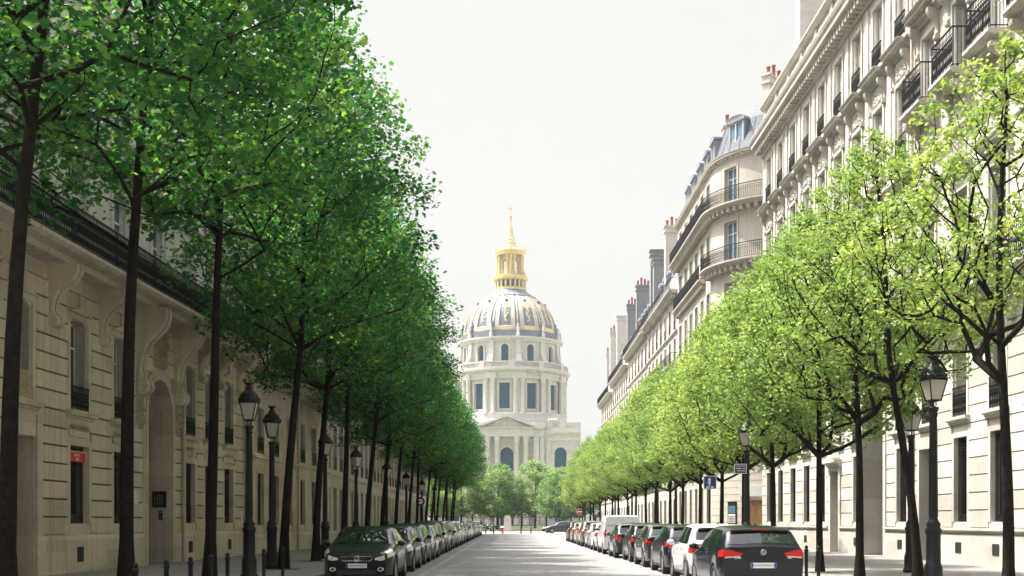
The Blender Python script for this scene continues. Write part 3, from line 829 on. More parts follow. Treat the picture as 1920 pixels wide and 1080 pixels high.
def gen_building(name, label, F, L, sp):
    seg = sp.get('seg'); t = thing(name, label, "building", F(L / 2, 0, 0)); mat = sp.get('mat', "limestone_buff")
    pitch = sp.get('pitch', 2.9); bays = sp.get('bays')
    if bays is None:
        n = max(1, int((L - .6) / pitch)); bays = [(i + .5) * L / n for i in range(n)]
    skip = sp.get('skip', []); ops = list(sp.get('extra', [])); fills = []
    for k, u in enumerate(bays):
        for fi, f in enumerate(sp['floors']):
            if (k, fi) in skip: continue
            w = f.get('w', 1.2)
            o = (u - w / 2, u + w / 2, f['z'][0], f['z'][1], .35, f.get('arch', 0)); ops.append(o); fills.append((f, o, k))
    top = sp['top']; w = MB(); depthB = sp.get('depthB', 9.0)
    zl = sp.get('zlow')
    if zl:
        wall(w, F, 0, L, 0.0, zl, [o for o in ops if o[3] <= zl], depthB, seg)
    else: wall(w, F, 0, L, 0.0, top, ops, depthB, seg)
    if sp.get('rust'): rustic(w, F, 0, L, sp['rust'][0], sp['rust'][1], [o for o in ops if o[2] < sp['rust'][1]], h=sp.get('rh', .5), gap=.04, proud=.03, seg=seg, margin=.16)
    for f, o, k in fills:
        if zl and o[2] >= zl: continue
        surround(w, F, o[0], o[1], o[2], o[3], .15, .05, f.get('sill', False))
    w.build("wall", mat, t)
    if zl:
        w = MB(); wall(w, F, 0, L, zl, top, [o for o in ops if o[2] >= zl], depthB, seg)
        for f, o, k in fills:
            if o[2] >= zl: surround(w, F, o[0], o[1], o[2], o[3], .15, .05, f.get('sill', False))
        w.build("wall", sp['mat_up'], t)
    lod = sp.get('lod', 1)
    for f, o, k in fills:
        a, b, c, d, dep, ar = o
        kd = f.get('kind', 'fr')
        if kd == 'bar':
            window(F, a, b, c, d, dep, t, "hub_dark")
            if lod > 0: grille(F, a, b, c, d, -.12, t, .12 if lod > 1 else .2)
        else:
            window(F, a, b, c, d, dep, t, glass=f.get('glass', 'window_glass'))
            if f.get('shut'):
                for uu, s in ((a, 1), (b, -1)): shutter(F, uu, c + .03, d - .03, -dep + .1, -.02, s, t, f['shut'])
            if f.get('closed') and (k * 7 + int(c)) % 3 == 0: closed_shutter(F, a, b, c + .02, d - .02, -.2, t, "shutter_white")
        if f.get('rail'): railing(F, a + .01, b - .01, .05, c, c + f['rail'], t, .11 if lod > 1 else .2, False, rich=lod > 1)
        if f.get('hood'):
            h = MB(); um = (a + b) / 2; h.sweep(F, cornice_poly(d + .2, .3, .32), um - .95, um + .95); h.build("window_hood", sp.get('trim', mat), t)
    if sp.get('plinth'):
        p = MB(); cuts = sorted([(o[0] - .15, o[1] + .15) for o in ops if o[2] < .9]); u = 0
        for a, b in cuts + [(L, L)]:
            if a > u: ssweep(p, F, [(-.02, 0), (.09, 0), (.09, sp['plinth'] - .1), (.05, sp['plinth']), (-.02, sp['plinth'])], u, a, seg)
            u = max(u, b)
        p.build("plinth", mat, t)
    for z, h, p_ in sp.get('strings', []):
        s = MB(); ssweep(s, F, string_poly(z, h, p_), 0, L, seg); s.build("string_course", sp.get('trim', mat), t)
    for z, a, b, pr, hgt in sp.get('balconies', []):
        balcony(F, a, b, z, pr, t, sp.get('trim', mat), hgt, .32, seg, .13 if lod > 1 else .22, rich=lod > 1, dent=.55 if lod > 1 else .8)
    if sp.get('cornice'):
        z, h, p_ = sp['cornice']; c = MB(); ssweep(c, F, cornice_poly(z, h, p_), -.02, L + .02, seg)
        if lod > 0: dentils(c, F, .1, L - .1, z + .1, z + .1 + h * .3, .03, p_ * .6, .5, .22)
        c.build("cornice", sp.get('trim', mat), t)
    if sp.get('roof'):
        z, h = sp['roof']; mansard(F, 0, L, z, h, t, depthB, v0=sp.get('rv0', -.3), seg=seg, mat=sp.get('roofmat', 'zinc'))
    for u in sp.get('dormers', []): dormer(F, u, sp.get('dw', 1.35), sp['roof'][0] + .12, sp.get('dh', 2.0), sp.get('rv0', -.3) - .25, t)
    for (u, wd, v0, v1, z1, m_, np_) in sp.get('chimneys', []): chimney(F, u - wd / 2, u + wd / 2, v0, v1, sp['roof'][0] - .3, z1, t, m_, np_)
    return t

def build_round_corner():
    x0, yc, r = 21.2, 87.0, 6.0; La = 10.0; Lb = r * pi / 2; Lc = 17.5
    def F(u, v, z):
        if u <= La: return (x0 + La - u, yc - r - v, z)
        if u <= La + Lb:
            a = 1.5 * pi - (u - La) / r
            return (x0 + (r + v) * cos(a), yc + (r + v) * sin(a), z)
        return (x0 - r - v, yc + (u - La - Lb), z)
    L = La + Lb + Lc; seg = (La, La + Lb, 0.35)
    uw = La + Lb * .66
    bays = [2.2, 5.4, 8.6, uw, La + Lb + 1.3, La + Lb + 4.1, La + Lb + 6.9, La + Lb + 9.7, La + Lb + 12.5, La + Lb + 15.6]
    DO = (La + Lb * .42 - .55, La + Lb * .42 + .75, .1, 3.1, .35, 0)
    sp = dict(mat="limestone_buff", seg=seg, bays=bays, lod=2, top=28.3, rust=(1.0, 7.0), plinth=1.0, depthB=5.5, extra=[DO], skip=[(3, 0)],
        floors=[dict(z=(1.4, 4.2), kind='bar', w=1.15), dict(z=(5.1, 7.5), w=1.15, rail=.9, shut="shutter_white"), dict(z=(9.0, 12.0), w=1.3, shut="shutter_white"),
                dict(z=(12.9, 15.2), w=1.25, rail=.95, shut="shutter_white"), dict(z=(16.2, 18.9), w=1.3, rail=.95, hood=False, closed=True, glass="dormer_glass"),
                dict(z=(20.32, 23.3), w=1.35, glass="dormer_glass"), dict(z=(24.52, 27.2), w=1.3, glass="dormer_glass")],
        strings=[(7.6, .35, .22), (12.35, .25, .2), (15.6, .3, .24)],
        balconies=[(9.0, .1, L - .1, .75, 1.0), (20.3, La + .2, La + Lb + .6, .85, 1.1), (20.3, La + Lb + 2.6, L - .6, .6, 1.1), (24.5, .1, L - .1, .85, 1.1)],
        cornice=(27.75, .5, .4), roof=(28.2, 3.6), roofmat="slate", rv0=-.2, dw=1.9, dh=2.3,
        dormers=[6.5, uw, La + Lb + 2.0, La + Lb + 5.2, La + Lb + 8.4, La + Lb + 11.6, La + Lb + 14.8],
        chimneys=[(La + Lb * .45, .9, -5.2, -2.0, 33.9, "chimney_render", 4), (La + Lb + 4.0, .8, -3.6, -1.6, 32.4, "chimney_render", 3), (La + Lb + 10.2, .8, -3.6, -1.6, 31.6, "chimney_grey", 3)])
    t = gen_building("apartment_building", "buff stone corner building with rounded corner, two curved iron balconies and dark slate roof", F, L, sp)
    panel_door(F, DO[0], DO[1], .13, 3.08, -.3, t, "door_wood")
    b = MB(); ssweep(b, F, [(-.01, 3.35), (.18, 3.35), (.18, 4.1), (-.01, 4.1)], DO[0] - 1.3, DO[1] + .5, seg); b.build("fascia", "awning_grey", t)
    return t, F, La, Lb
_rc, FRC, RLa, RLb = build_round_corner()

def right_row():
    data = [  # y0, y1, top, material, label
        (104.6, 127.0, 22.6, "limestone_cream", "cream stone apartment building adjoining the rounded corner building, with a long iron top balcony", "zinc",
         [(12.3, .9, -2.4, -.5, 31.2, "chimney_render", 4), (21.6, 1.0, -2.2, -.5, 30.0, "chimney_grey", 0)]),
        (127.0, 148.0, 22.4, "limestone_grey", "greyish stone apartment building, third along the right row, with two dark grey chimney stacks", "zinc",
         [(2.0, 1.1, -2.6, -.5, 31.6, "chimney_grey", 0), (16.2, .9, -2.2, -.5, 30.6, "chimney_grey", 4)]),
        (148.0, 170.0, 21.6, "limestone_cream", "cream apartment building far down the right row, with a tall plain white chimney wall", "zinc",
         [(6.2, .9, -2.2, -.5, 30.3, "chimney_grey", 4), (21.2, 1.2, -3.0, -.5, 31.4, "chimney_render", 0)]),
        (170.0, 191.0, 20.6, "limestone_buff", "buff apartment building at the far end of the right row, with two stacked end balconies", "zinc",
         [(10.5, .9, -2.2, -.5, 31.0, "chimney_render", 4), (17.5, .8, -2, -.5, 28.6, "chimney_render", 3)])]
    for y0, y1, top, mat, lab, rm, chim in data:
        F, L = line_F((15.2, y0), (15.2, y1), (-1, 0)); s = top / 22.6
        gen_building("apartment_building", lab, F, L, dict(mat=mat, lod=1, top=top + 1.6, rust=(1.0, 4.6 * s), rh=.6, plinth=.9, pitch=3.0, depthB=10,
            floors=[dict(z=(.9, 3.6 * s), kind='bar', w=1.4), dict(z=(5.0 * s, 7.2 * s), rail=.9, closed=True), dict(z=(8.7 * s, 11.2 * s), closed=True, hood=True, w=1.25),
                    dict(z=(12.4 * s, 14.8 * s), rail=.9, closed=True, hood=True), dict(z=(16.0 * s, 18.3 * s), rail=.9, closed=True), dict(z=(19.2 * s, 21.4 * s), rail=.8, closed=True)],
            strings=[(4.65 * s, .3, .2), (11.75 * s, .25, .2), (18.7 * s, .25, .2)],
            balconies=[(8.6 * s, .2, L - .2, .7, 1.0), (top, .1, L - .1, .8, 1.05)] + ([(15.9 * s, .2, L - .2, .7, 1.0)] if y0 in (104.6, 170.0) else []),
            roof=(top + 1.5, 3.0), roofmat=rm, rv0=-.5, dormers=[2.6 + 3.0 * k for k in range(int((L - 3) / 3))], chimneys=chim))
right_row()

def build_near_left():
    D0 = 14.0
    P0, P1 = (-13.2, D0), (-11.4, 50.0)
    F, L = line_F(P0, P1, (1, 0)); k_ = L / 36.0
    U = lambda d: (d - D0) * k_
    t = thing("townhouse", "shaded beige stone townhouse nearest on the left, with arched gateway and scroll-bracketed balcony", "building", (-12.4, 32, 0))
    bays = [U(d) for d in (16.3, 19.6, 22.9, 26.1, 29.4, 32.9, 36.0, 39.3, 42.5, 44.9, 47.4)]
    GATE = (U(38.1), U(40.5), .1, 6.35, .95, -1); DOOR = (U(28.75), U(30.15), .1, 3.75, .6, 0)
    ops = [GATE, DOOR]; fills = []
    for k, u in enumerate(bays):
        if k == 7: 
            pass
        else:
            if k != 4:
                o = (u - .62, u + .62, 1.5, 3.7, .42, 0); ops.append(o); fills.append(('bar', o))
            o = (u - .6, u + .6, 4.7, 7.25, .42, .22); ops.append(o); fills.append(('f1', o))
    jt = MB(); w = MB(); wall(w, F, 0, L, 0, 8.45, ops, 9.0)
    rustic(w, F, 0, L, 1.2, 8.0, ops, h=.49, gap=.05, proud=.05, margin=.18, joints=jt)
    for kind, o in fills:
        a, b, c, d = o[:4]
        surround(w, F, a, b, c, d, .17, .05, False)
        if kind == 'f1':
            w.sweep(F, cornice_poly(4.38, .30, .26), a - .3, b + .3)
            w.slab(F, [(a - .2, 7.42), ((a + b) / 2 - .14, 7.62), ((a + b) / 2 - .17, 7.95), ((a + b) / 2 + .17, 7.95), ((a + b) / 2 + .14, 7.62), (b + .2, 7.42), (b + .2, 7.62), ((a + b) / 2 + .2, 7.86), ((a + b) / 2 - .2, 7.86), (a - .2, 7.62)][:6], .04, .13)
        else:
            w.fbox(F, a - .05, b + .05, -.01, .05, 3.95, 4.30)
    um = (GATE[0] + GATE[1]) / 2; rx = (GATE[1] - GATE[0]) / 2; zc = 6.35 - rx
    for r0, r1, p in ((.01, .13, .12), (.13, .34, .07)):
        for k in range(20):
            a0, a1 = pi * k / 20, pi * (k + 1) / 20
            w.slab(F, [(um - (rx + r) * cos(a), zc + (rx + r) * sin(a)) for a, r in ((a0, r0), (a1, r0), (a1, r1), (a0, r1))], -.01, p)
        w.fbox(F, GATE[0] - r1, GATE[0] - r0, -.01, p, .1, zc); w.fbox(F, GATE[1] + r0, GATE[1] + r1, -.01, p, .1, zc)
    for uu in (DOOR[0] - .32, DOOR[1] + .02): w.fbox(F, uu, uu + .3, -.01, .1, .1, 4.35)
    w.fbox(F, DOOR[0], DOOR[1], -.01, .06, 3.78, 4.3)
    w.build("wall", "limestone_warm", t, None, (jt, "joint_shade_warm"))
    # upper storeys: pale plaster
    up = MB(); uo = []; uf = []
    for u in bays:
        for z0, z1 in ((8.82, 11.7), (12.8, 15.3)):
            o = (u - .62, u + .62, z0, z1, .3, 0); uo.append(o)
    wall(up, F, 0, L, 8.45, 16.9, uo, 9.0)
    for o in uo: surround(up, F, *o[:4], .17, .06, o[2] > 12)
    up.build("wall", "limestone_pale", t)
    s = MB(); s.sweep(F, string_poly(12.1, .3, .25), 0, L); s.build("string_course", "limestone_pale", t)
    for o in uo:
        window(F, *o[:5], t, glass="dormer_glass")
        for uu, s_ in ((o[0], 1), (o[1], -1)): shutter(F, uu, o[2] + .03, o[3] - .03, -.21, -.02, s_, t, "shutter_white")
        if o[2] > 12: railing(F, o[0] + .01, o[1] - .01, .06, o[2], o[2] + .95, t, .12, False)
    c = MB(); c.sweep(F, cornice_poly(16.4, .7, .6), 0, L); dentils(c, F, .1, L - .1, 16.5, 16.75, .04, .38, .45, .2); c.build("cornice", "limestone_pale", t)
    mansard(F, 0, L, 17.05, 3.0, t, 9, v0=-.4)
    for u in (7, 20, 33): chimney(F, u - .4, u + .4, -4, -1.5, 17.2, 22.5, t, "chimney_render", 4)
    p = MB(); cuts = [(DOOR[0] - .33, DOOR[1] + .33), (GATE[0] - .35, GATE[1] + .35)]; u = 0
    for a, b in cuts + [(L, L)]:
        p.sweep(F, [(-.02, 0), (.10, 0), (.10, 1.05), (.06, 1.17), (-.02, 1.17)], u, a); u = b
    p.build("plinth", "limestone_warm", t)
    for k, u in enumerate(bays):
        if k not in (4, 7): vent(F, u - .3, u + .12, .42, .84, t).location.x += .07
    for kind, o in fills:
        a, b, c, d, dep, ar = o
        if kind == 'bar': window(F, a, b, c, d, dep, t, "hub_dark"); grille(F, a, b, c, d, -.14, t, .1)
        else:
            window(F, a, b, c, d, dep, t, "joinery_white")
            for uu, s_ in ((a, 1), (b, -1)): shutter(F, uu, c + .03, d - .2, -dep + .11, -.02, s_, t, "shutter_grey")
            if abs(a + .6 - bays[4]) > .1: railing(F, a + .01, b - .01, .05, c, c + .68, t, .1, False)
            else: carved(F, a, b, c - .05, c + .75, .02, .05, t, "carved_stone_dark", seed=5)
    cons = [U(d) for d in (18.0, 21.2, 24.5, 27.7, 31.15, 34.45, 37.55, 41.1, 43.7, 46.15, 48.7)]
    for u in cons:
        if abs(u - (um - 1.75 * k_)) < .3 or abs(u - (um + 1.8)) < .3: console(F, u, .62, 5.9, 8.44, 1.0, t, "limestone_warm", True)
        else: console(F, u, .44, 6.9, 8.44, .82, t, "limestone_warm", True)
    balcony(F, .05, L - .02, 8.78, 1.12, t, "limestone_warm", 1.05, .34, step=.1)
    # carved swags beside and above the arch
    carved(F, um - .55, um + .55, 6.75, 8.3, .08, .22, t, "carved_stone_dark", 11, 16, 20)
    for s_ in (-1, 1): carved(F, *sorted((um + s_ * (rx + .36), um + s_ * (rx + .95))), 4.6, 6.5, .06, .16, t, "carved_stone_dark", 20 + s_, 10, 20)
    drainpipe(F, U(41.55), .14, 8.4, t, "drainpipe", .15); drainpipe(F, U(49.6), .14, 8.4, t, "drainpipe", .15)
    g = MB(); a, b = GATE[0], GATE[1]
    poly = [(a, .12), (b, .12), (b, zc)] + [(um + rx * cos(pi * k / 16), zc + rx * sin(pi * k / 16)) for k in range(1, 16)] + [(a, zc)]
    g.slab(F, poly, -.98, -.92)
    for k in range(2): g.fbox(F, a + .15 + k * 1.15, a + 1.0 + k * 1.15, -.92, -.88, .5, 2.2); g.fbox(F, a + .15 + k * 1.15, a + 1.0 + k * 1.15, -.92, -.88, 2.5, 4.2)
    g.fbox(F, a, b, -.92, -.8, 4.5, 4.75); g.build("gate", "door_dark", t)
    panel_door(F, DOOR[0], DOOR[1], .13, 3.74, -.55, t, "door_dark")
    return t, F, U
_nl, FNL, UNL = build_near_left()

def left_row():
    P = [(-11.4, 50.0), (-10.7, 67.0), (-10.6, 92.0), (-10.6, 118.0), (-10.6, 148.0)]
    labs = ["shaded beige stone townhouse with iron balcony, second along the left row behind the tree trunks",
            "narrow-windowed beige stone house with a row of small balconies, third along the left row",
            "beige stone house behind the far left trunks, just past the round no-parking sign",
            "pale stone house at the far end of the left row, mostly hidden by trees"]
    mats = ["limestone_warm", "limestone_buff", "limestone_warm", "limestone_grey"]
    for k in range(4):
        off = .25 if k == 0 else 0
        F, L = line_F((P[k][0] + off, P[k][1]), (P[k + 1][0] + off, P[k + 1][1]), (1, 0))
        if k == 0:
            fl = [dict(z=(1.4, 3.7), kind='bar', w=1.1), dict(z=(4.6, 6.6), w=1.1, rail=.7, shut="shutter_grey"), dict(z=(8.32, 11.2), glass="dormer_glass", shut="shutter_white"), dict(z=(12.6, 15.0), rail=.9, shut="shutter_white")]
            bal = [(8.3, .05, L - .05, .95, 1.05)]; pit = 2.5
        else:
            fl = [dict(z=(.9, 3.6), kind='bar', w=1.15), dict(z=(4.7, 7.4), w=1.1, rail=.8), dict(z=(9.0, 11.6), shut="shutter_white"), dict(z=(12.8, 15.2), rail=.9)]
            bal = [(8.9, .05, L - .05, .7, 1.0)] if k != 1 else []; pit = 2.3
        t = gen_building("townhouse", labs[k], F, L, dict(mat=mats[k], mat_up="limestone_pale", zlow=8.0 if k == 0 else 8.2, lod=2 if k == 0 else 1, top=16.6, rust=(1.0, 7.4 if k == 0 else 4.2), rh=.5, plinth=1.0, pitch=pit,
            floors=fl, balconies=bal, strings=[(4.2, .25, .18), (12.0, .28, .22)], cornice=(16.1, .6, .55), roof=(16.6, 3.0), dormers=[2.5 + 4 * j for j in range(int(L / 4))],
            chimneys=[(.8, .8, -4, -1.5, 21.5, "chimney_render", 4)]))
        if k == 0: drainpipe(F, 8.5, .14, 7.9, t, "drainpipe", .15)
left_row()
# ------------------------------------------------------------------ domed church closing the street
def build_church():
    CX, CY = 0.35, 394.0
    t = thing("domed_church", "pale stone church with ribbed dome and gilded lantern spire closing the end of the street", "church", (CX, CY, 0))
    A0 = R(-96.4)                                   # a window axis just left of the middle, seen from the street
    angs = [A0 + 2 * pi * k / 12 for k in range(12)]
    C = (CX, CY, 0)
    def P(a, r, z): return (CX + r * cos(a), CY + r * sin(a), z)
    def FR(rad):                                    # facade frame round a drum
        def F(u, v, z): return P(u / rad, rad + v, z)
        return F
    # ---- lower body: square block, front at y = 371
    FX = -0.8; YF = CY - 23.5
    F, L = line_F((FX - 23.6, YF), (FX + 23.6, YF), (0, -1))
    um = 23.6
    ops = [(um - 2.05, um + 2.05, 0.4, 25.3, 1.2, -1)]
    for s in (-1, 1):
        ops += [(um + s * 17.2 - 1.9, um + s * 17.2 + 1.9, 12, 25.3, 1.0, -1), (um + s * 17.2 - 1.9, um + s * 17.2 + 1.9, 1.5, 8.5, 1.0, 0)]
    w = MB(); wall(w, F, 0, L, 0, 31.4, ops, 50)
    for s in (-1, 1):
        for q in (13.3, 21.4): w.fbox(F, um + s * q - .75, um + s * q + .75, -.02, .35, 0, 27.4)
    w.build("wall", "church_stone", t)
    for o in ops:
        rz = (o[1] - o[0]) / 2 if o[5] else 0; mid = (o[0] + o[1]) / 2
        g = MB(); poly = [(o[0], o[2]), (o[1], o[2]), (o[1], o[3] - rz)] + ([(mid + rz * cos(pi * k / 16), o[3] - rz + rz * sin(pi * k / 16)) for k in range(1, 16)] + [(o[0], o[3] - rz)] if o[5] else [(o[0], o[3])])
        g.slab(F, poly, -o[4] - .05, -o[4] + .05)
        for k in range(1, 4): g.fbox(F, o[0] + (o[1] - o[0]) * k / 4 - .05, o[0] + (o[1] - o[0]) * k / 4 + .05, -o[4] + .05, -o[4] + .1, o[2], o[3] - rz)
        g.build("window", "church_glass", t)
        if o[5]:
            a_ = MB()
            for k in range(16):
                a0, a1 = pi * k / 16, pi * (k + 1) / 16
                a_.slab(F, [(mid + (rz + r) * cos(a), o[3] - rz + (rz + r) * sin(a)) for a, r in ((a0, .05), (a1, .05), (a1, .75), (a0, .75))], -.02, .22)
            a_.build("arch_moulding", "church_stone", t)
    # entablature along the block
    e = MB(); e.sweep(F, [(-.1, 27.4), (.4, 27.4), (.45, 28.3), (.35, 28.4), (.35, 29.4), (.8, 29.6), (1.0, 30.1), (1.0, 30.4), (-.1, 30.4)], 0, L); e.build("cornice", "church_stone", t)
    p = MB(); p.fbox(F, 0, L, -.9, -.3, 31.4, 31.7)
    for k in range(11): p.fbox(F, k * (L - 2.4) / 10, k * (L - 2.4) / 10 + 2.4, -1.0, -.1, 31.5, 33.3)
    p.build("parapet", "church_stone", t)
    for k in range(10):
        u0 = k * (L - 2.4) / 10 + 2.45; b = MB(); 
        for j in range(6):
            x, y, z = F(u0 + .2 + j * .38, -.6, 0); b.lathe([(.12, 31.7), (.2, 32.1), (.1, 32.7), (.14, 33.0)], 6, (x, y, 0))
        b.fbox(F, u0, u0 + 2.2, -.8, -.4, 33.0, 33.25); b.build("balustrade", "church_stone", t)
    # ---- portico: breaks forward, columns, pediment
    pw = MB()
    for s in (-1, 1):
        pw.fbox(F, um + s * 9.4 - .85, um + s * 9.4 + .85, -.02, 1.7, 0, 28.6); pw.fbox(F, um + s * 11.2 - .75, um + s * 11.2 + .75, -.02, 1.1, 0, 28.6)
    pw.fbox(F, um - 12, um + 12, -.5, 1.6, 28.62, 31.1); pw.fbox(F, um - 8.4, um + 8.4, 1.61, 2.7, 28.62, 31.1)
    pw.fbox(F, um - 12.2, um + 12.2, -.5, 2.0, 31.11, 32.0)
    pw.fbox(F, um + 8.2, um + 12.1, -.5, 1.5, 32.0, 33.3); pw.fbox(F, um - 12.1, um - 8.2, -.5, 1.5, 32.0, 33.3)
    pw.build("portico", "church_stone", t)
    for q in (-6.1, -3.1, 3.1, 6.1):
        c = MB(); x, y, _ = F(um + q, 1.75, 0)
        c.lathe([(1.0, 0.4), (1.0, 1.0), (.86, 1.3), (.86, 10), (.74, 26.6), (.86, 26.8), (.80, 27.1), (1.05, 28.1), (1.1, 28.6)], 20, (x, y, 0))
        c.build("column", "church_stone", t)
    pd = MB()
    pd.slab(F, [(um - 8.2, 31.3), (um + 8.2, 31.3), (um, 34.6)], -.4, 1.9)
    pd.sweep(F, [(-.4, 31.12), (3.1, 31.12), (3.2, 31.5), (-.4, 31.5)], um - 8.9, um + 8.9)
    for s in (-1, 1):
        q = [(um + s * 9.0, 31.5), (um + s * 9.0, 32.05), (um, 35.45), (um, 34.85)]
        pd.slab(F, q if s > 0 else q[::-1], -.4, 3.1)
    pd.build("pediment", "church_stone", t)
    rl = MB(); rnd = random.Random(3)
    for k in range(40):
        q = rnd.uniform(-6.5, 6.5); h = (1 - abs(q) / 8.2) * 2.8
        x, y, z = F(um + q, 1.95, 31.55 + rnd.random() * h); rl.ellipsoid((x, y, z), (.35, .2, .3), 6, 4)
    rl.build("relief", "church_stone", t)
    ac = MB()
    for q in (13.6, 14.4, 15.2, 16.0):
        x, y, z = F(um + q, -.5, 33.3); ac.ellipsoid((x, y, z + .5), (.5, .4, .9), 7, 5)
    ac.build("statue_group", "church_stone", t)
    # ---- drum
    d = MB()
    d.lathe([(19.7, 31), (19.7, 34.6), (19.2, 35.0), (19.2, 36.6), (18.9, 37.2)], 72, C, False)
    d.build("drum_base", "church_stone", t)
    RW = 17.6; G = FR(RW); circ = 2 * pi * RW
    def ua(a): return (a % (2 * pi)) * RW
    ops = []
    base = min(a % (2 * pi) for a in angs) * RW
    st = circ / 12
    F2 = lambda u, v, z: G(u + base - st / 2, v, z)
    ops = [(st * (k + .5) - 1.75, st * (k + .5) + 1.75, 38.4, 46.8, 1.2, 0) for k in range(12)]
    w = MB(); wall(w, F2, 0, circ, 36.6, 50.0, ops, seg=(0, circ, 1.5), back=False)
    for o in ops: 
        for a_, b_, c_, d_ in ((o[0] - .6, o[0] - .02, 38.0, 47.5), (o[1] + .02, o[1] + .6, 38.0, 47.5)): w.fbox(F2, a_, b_, -.02, .25, c_, d_)
        w.fbox(F2, o[0] - .02, o[1] + .02, -.02, .25, 46.82, 47.5); w.fbox(F2, o[0] - .8, o[1] + .8, -.02, .4, 37.5, 38.3)
    w.build("drum_wall", "church_stone", t)
    def win(Fx, o, nm="window"):
        rz = (o[1] - o[0]) / 2 if o[5] else 0; mid = (o[0] + o[1]) / 2; g = MB()
        g.slab(Fx, [(o[0], o[2]), (o[1], o[2]), (o[1], o[3] - rz)] + ([(mid + rz * cos(pi * k / 12), o[3] - rz + rz * sin(pi * k / 12)) for k in range(1, 12)] if o[5] else []) + ([(o[0], o[3] - rz)] if o[5] else [(o[0], o[3])]), -o[4] + .3, -o[4] + .4)
        n = 5
        for k in range(1, n): g.fbox(Fx, o[0] + (o[1] - o[0]) * k / n - .04, o[0] + (o[1] - o[0]) * k / n + .04, -o[4] + .4, -o[4] + .47, o[2], o[3] - rz)
        for k in range(1, 9): g.fbox(Fx, o[0], o[1], -o[4] + .4, -o[4] + .46, o[2] + (o[3] - rz - o[2]) * k / 9 - .04, o[2] + (o[3] - rz - o[2]) * k / 9 + .04)
        g.build(nm, "church_glass", t)
    for o in ops: win(F2, o)
    for k in range(12):                               # coupled columns between the windows
        for s in (-1, 1):
            x, y, _ = F2(st * k + s * 1.15, 1.05, 0); c = MB()
            c.lathe([(.95, 36.6), (.95, 37.3), (.74, 37.6), (.74, 41), (.66, 46.8), (.78, 47.0), (.72, 47.2), (.98, 48.1)], 14, (x, y, 0)); c.build("column", "church_stone", t)
        b = MB(); b.fbox(F2, st * k - 2.3, st * k + 2.3, -.3, 1.55, 33.2, 36.62, 4); b.fbox(F2, st * k - .45, st * k + .45, -.3, .9, 36.6, 48.1)
        b.fbox(F2, st * k - 2.25, st * k + 2.25, -.3, 1.75, 48.12, 50.2, 4); b.build("pier", "church_stone", t)
    e = MB(); e.lathe([(17.7, 48.12), (18.5, 48.2), (18.5, 49.2), (18.9, 49.3), (18.9, 50.25), (19.6, 50.5), (20.0, 50.9), (20.3, 51.0), (20.3, 51.5), (16, 51.6)], 96, C, False)
    for k in range(120):
        a = 2 * pi * k / 120; x, y, _ = P(a, 19.35, 0)
        fr = FR(18.9); e.fbox(fr, a * 18.9 - .22, a * 18.9 + .22, 0, .9, 50.0, 50.4)
    e.build("cornice", "church_stone", t)
    b = MB(); b.lathe([(19.5, 51.5), (19.5, 51.9), (19.0, 51.9)], 72, C, False); b.lathe([(19.0, 53.3), (19.6, 53.3), (19.6, 53.7), (19.0, 53.7)], 72, C, False)
    for k in range(144):
        a = 2 * pi * k / 144; x, y, _ = P(a, 19.25, 0)
        if k % 12 in (0, 1): b.fbox(FR(19.0), a * 19 - .5, a * 19 + .5, 0, .7, 51.6, 53.9)
        else: b.lathe([(.12, 51.9), (.22, 52.3), (.1, 53.0), (.16, 53.3)], 5, (x, y, 0))
    b.build("balustrade", "church_stone", t)
    # ---- attic storey with round-headed windows and scroll buttresses
    RA = 16.4; circA = 2 * pi * RA; stA = circA / 12; baseA = base / RW * RA
    GA = FR(RA); F3 = lambda u, v, z: GA(u + baseA - stA / 2, v, z)
    opsA = [(stA * (k + .5) - 1.2, stA * (k + .5) + 1.2, 53.9, 59.6, 1.0, -1) for k in range(12)]
    w = MB(); wall(w, F3, 0, circA, 51.5, 61.0, opsA, seg=(0, circA, 1.5), back=False)
    for o in opsA:
        m_ = (o[0] + o[1]) / 2
        for k in range(12):
            a0, a1 = pi * k / 12, pi * (k + 1) / 12
            w.slab(F3, [(m_ + (1.2 + r) * cos(a), 58.4 + (1.2 + r) * sin(a)) for a, r in ((a0, .02), (a1, .02), (a1, .6), (a0, .6))], -.02, .3)
        w.fbox(F3, o[0] - .6, o[0] - .02, -.02, .3, 53, 58.4); w.fbox(F3, o[1] + .02, o[1] + .6, -.02, .3, 53, 58.4)
    w.build("attic_wall", "church_stone", t)
    for o in opsA: win(F3, o)
    for k in range(12):
        b = MB(); u = stA * k
        b.sweep(F3, [(-.3, 52), (2.9, 52), (2.7, 53.2), (1.9, 54.6), (1.1, 56.2), (.8, 58.4), (.7, 60.6), (-.3, 60.6)], u - .75, u + .75); b.build("scroll_buttress", "church_stone", t)
        s = MB(); x, y, _ = F3(u, .9, 0)
        s.lathe([(.55, 62.0), (.55, 63.2), (.28, 63.4), (.5, 64.2), (.55, 64.7), (.2, 65.2), (.34, 65.7), (.05, 66.3)], 8, (x, y, 0)); s.build("urn", "church_stone", t)
    e = MB(); e.lathe([(16.4, 60.4), (17.0, 60.6), (17.0, 61.1), (17.7, 61.4), (17.9, 61.5), (17.9, 62.0), (15.5, 62.1)], 96, C, False); e.build("cornice", "church_stone", t)
    # ---- dome
    e = MB(); e.lathe([(16.5, 62.05), (16.5, 64.0), (15.9, 64.2)], 96, C, False); e.build("dome_base", "lead_blue", t)
    prof = [(64.1, 15.85), (66, 15.65), (68.5, 15.1), (71, 14.1), (73.2, 12.7), (75.2, 10.9), (76.8, 9.0), (78.2, 6.9), (79.1, 5.6), (79.9, 5.1)]
    zz = np.array([p[0] for p in prof]); rr = np.array([p[1] for p in prof])
    def rad(z): return float(np.interp(z, zz, rr))
    zs = [64.1 + (79.9 - 64.1) * (1 - (1 - i / 28) ** 1.35) for i in range(29)]
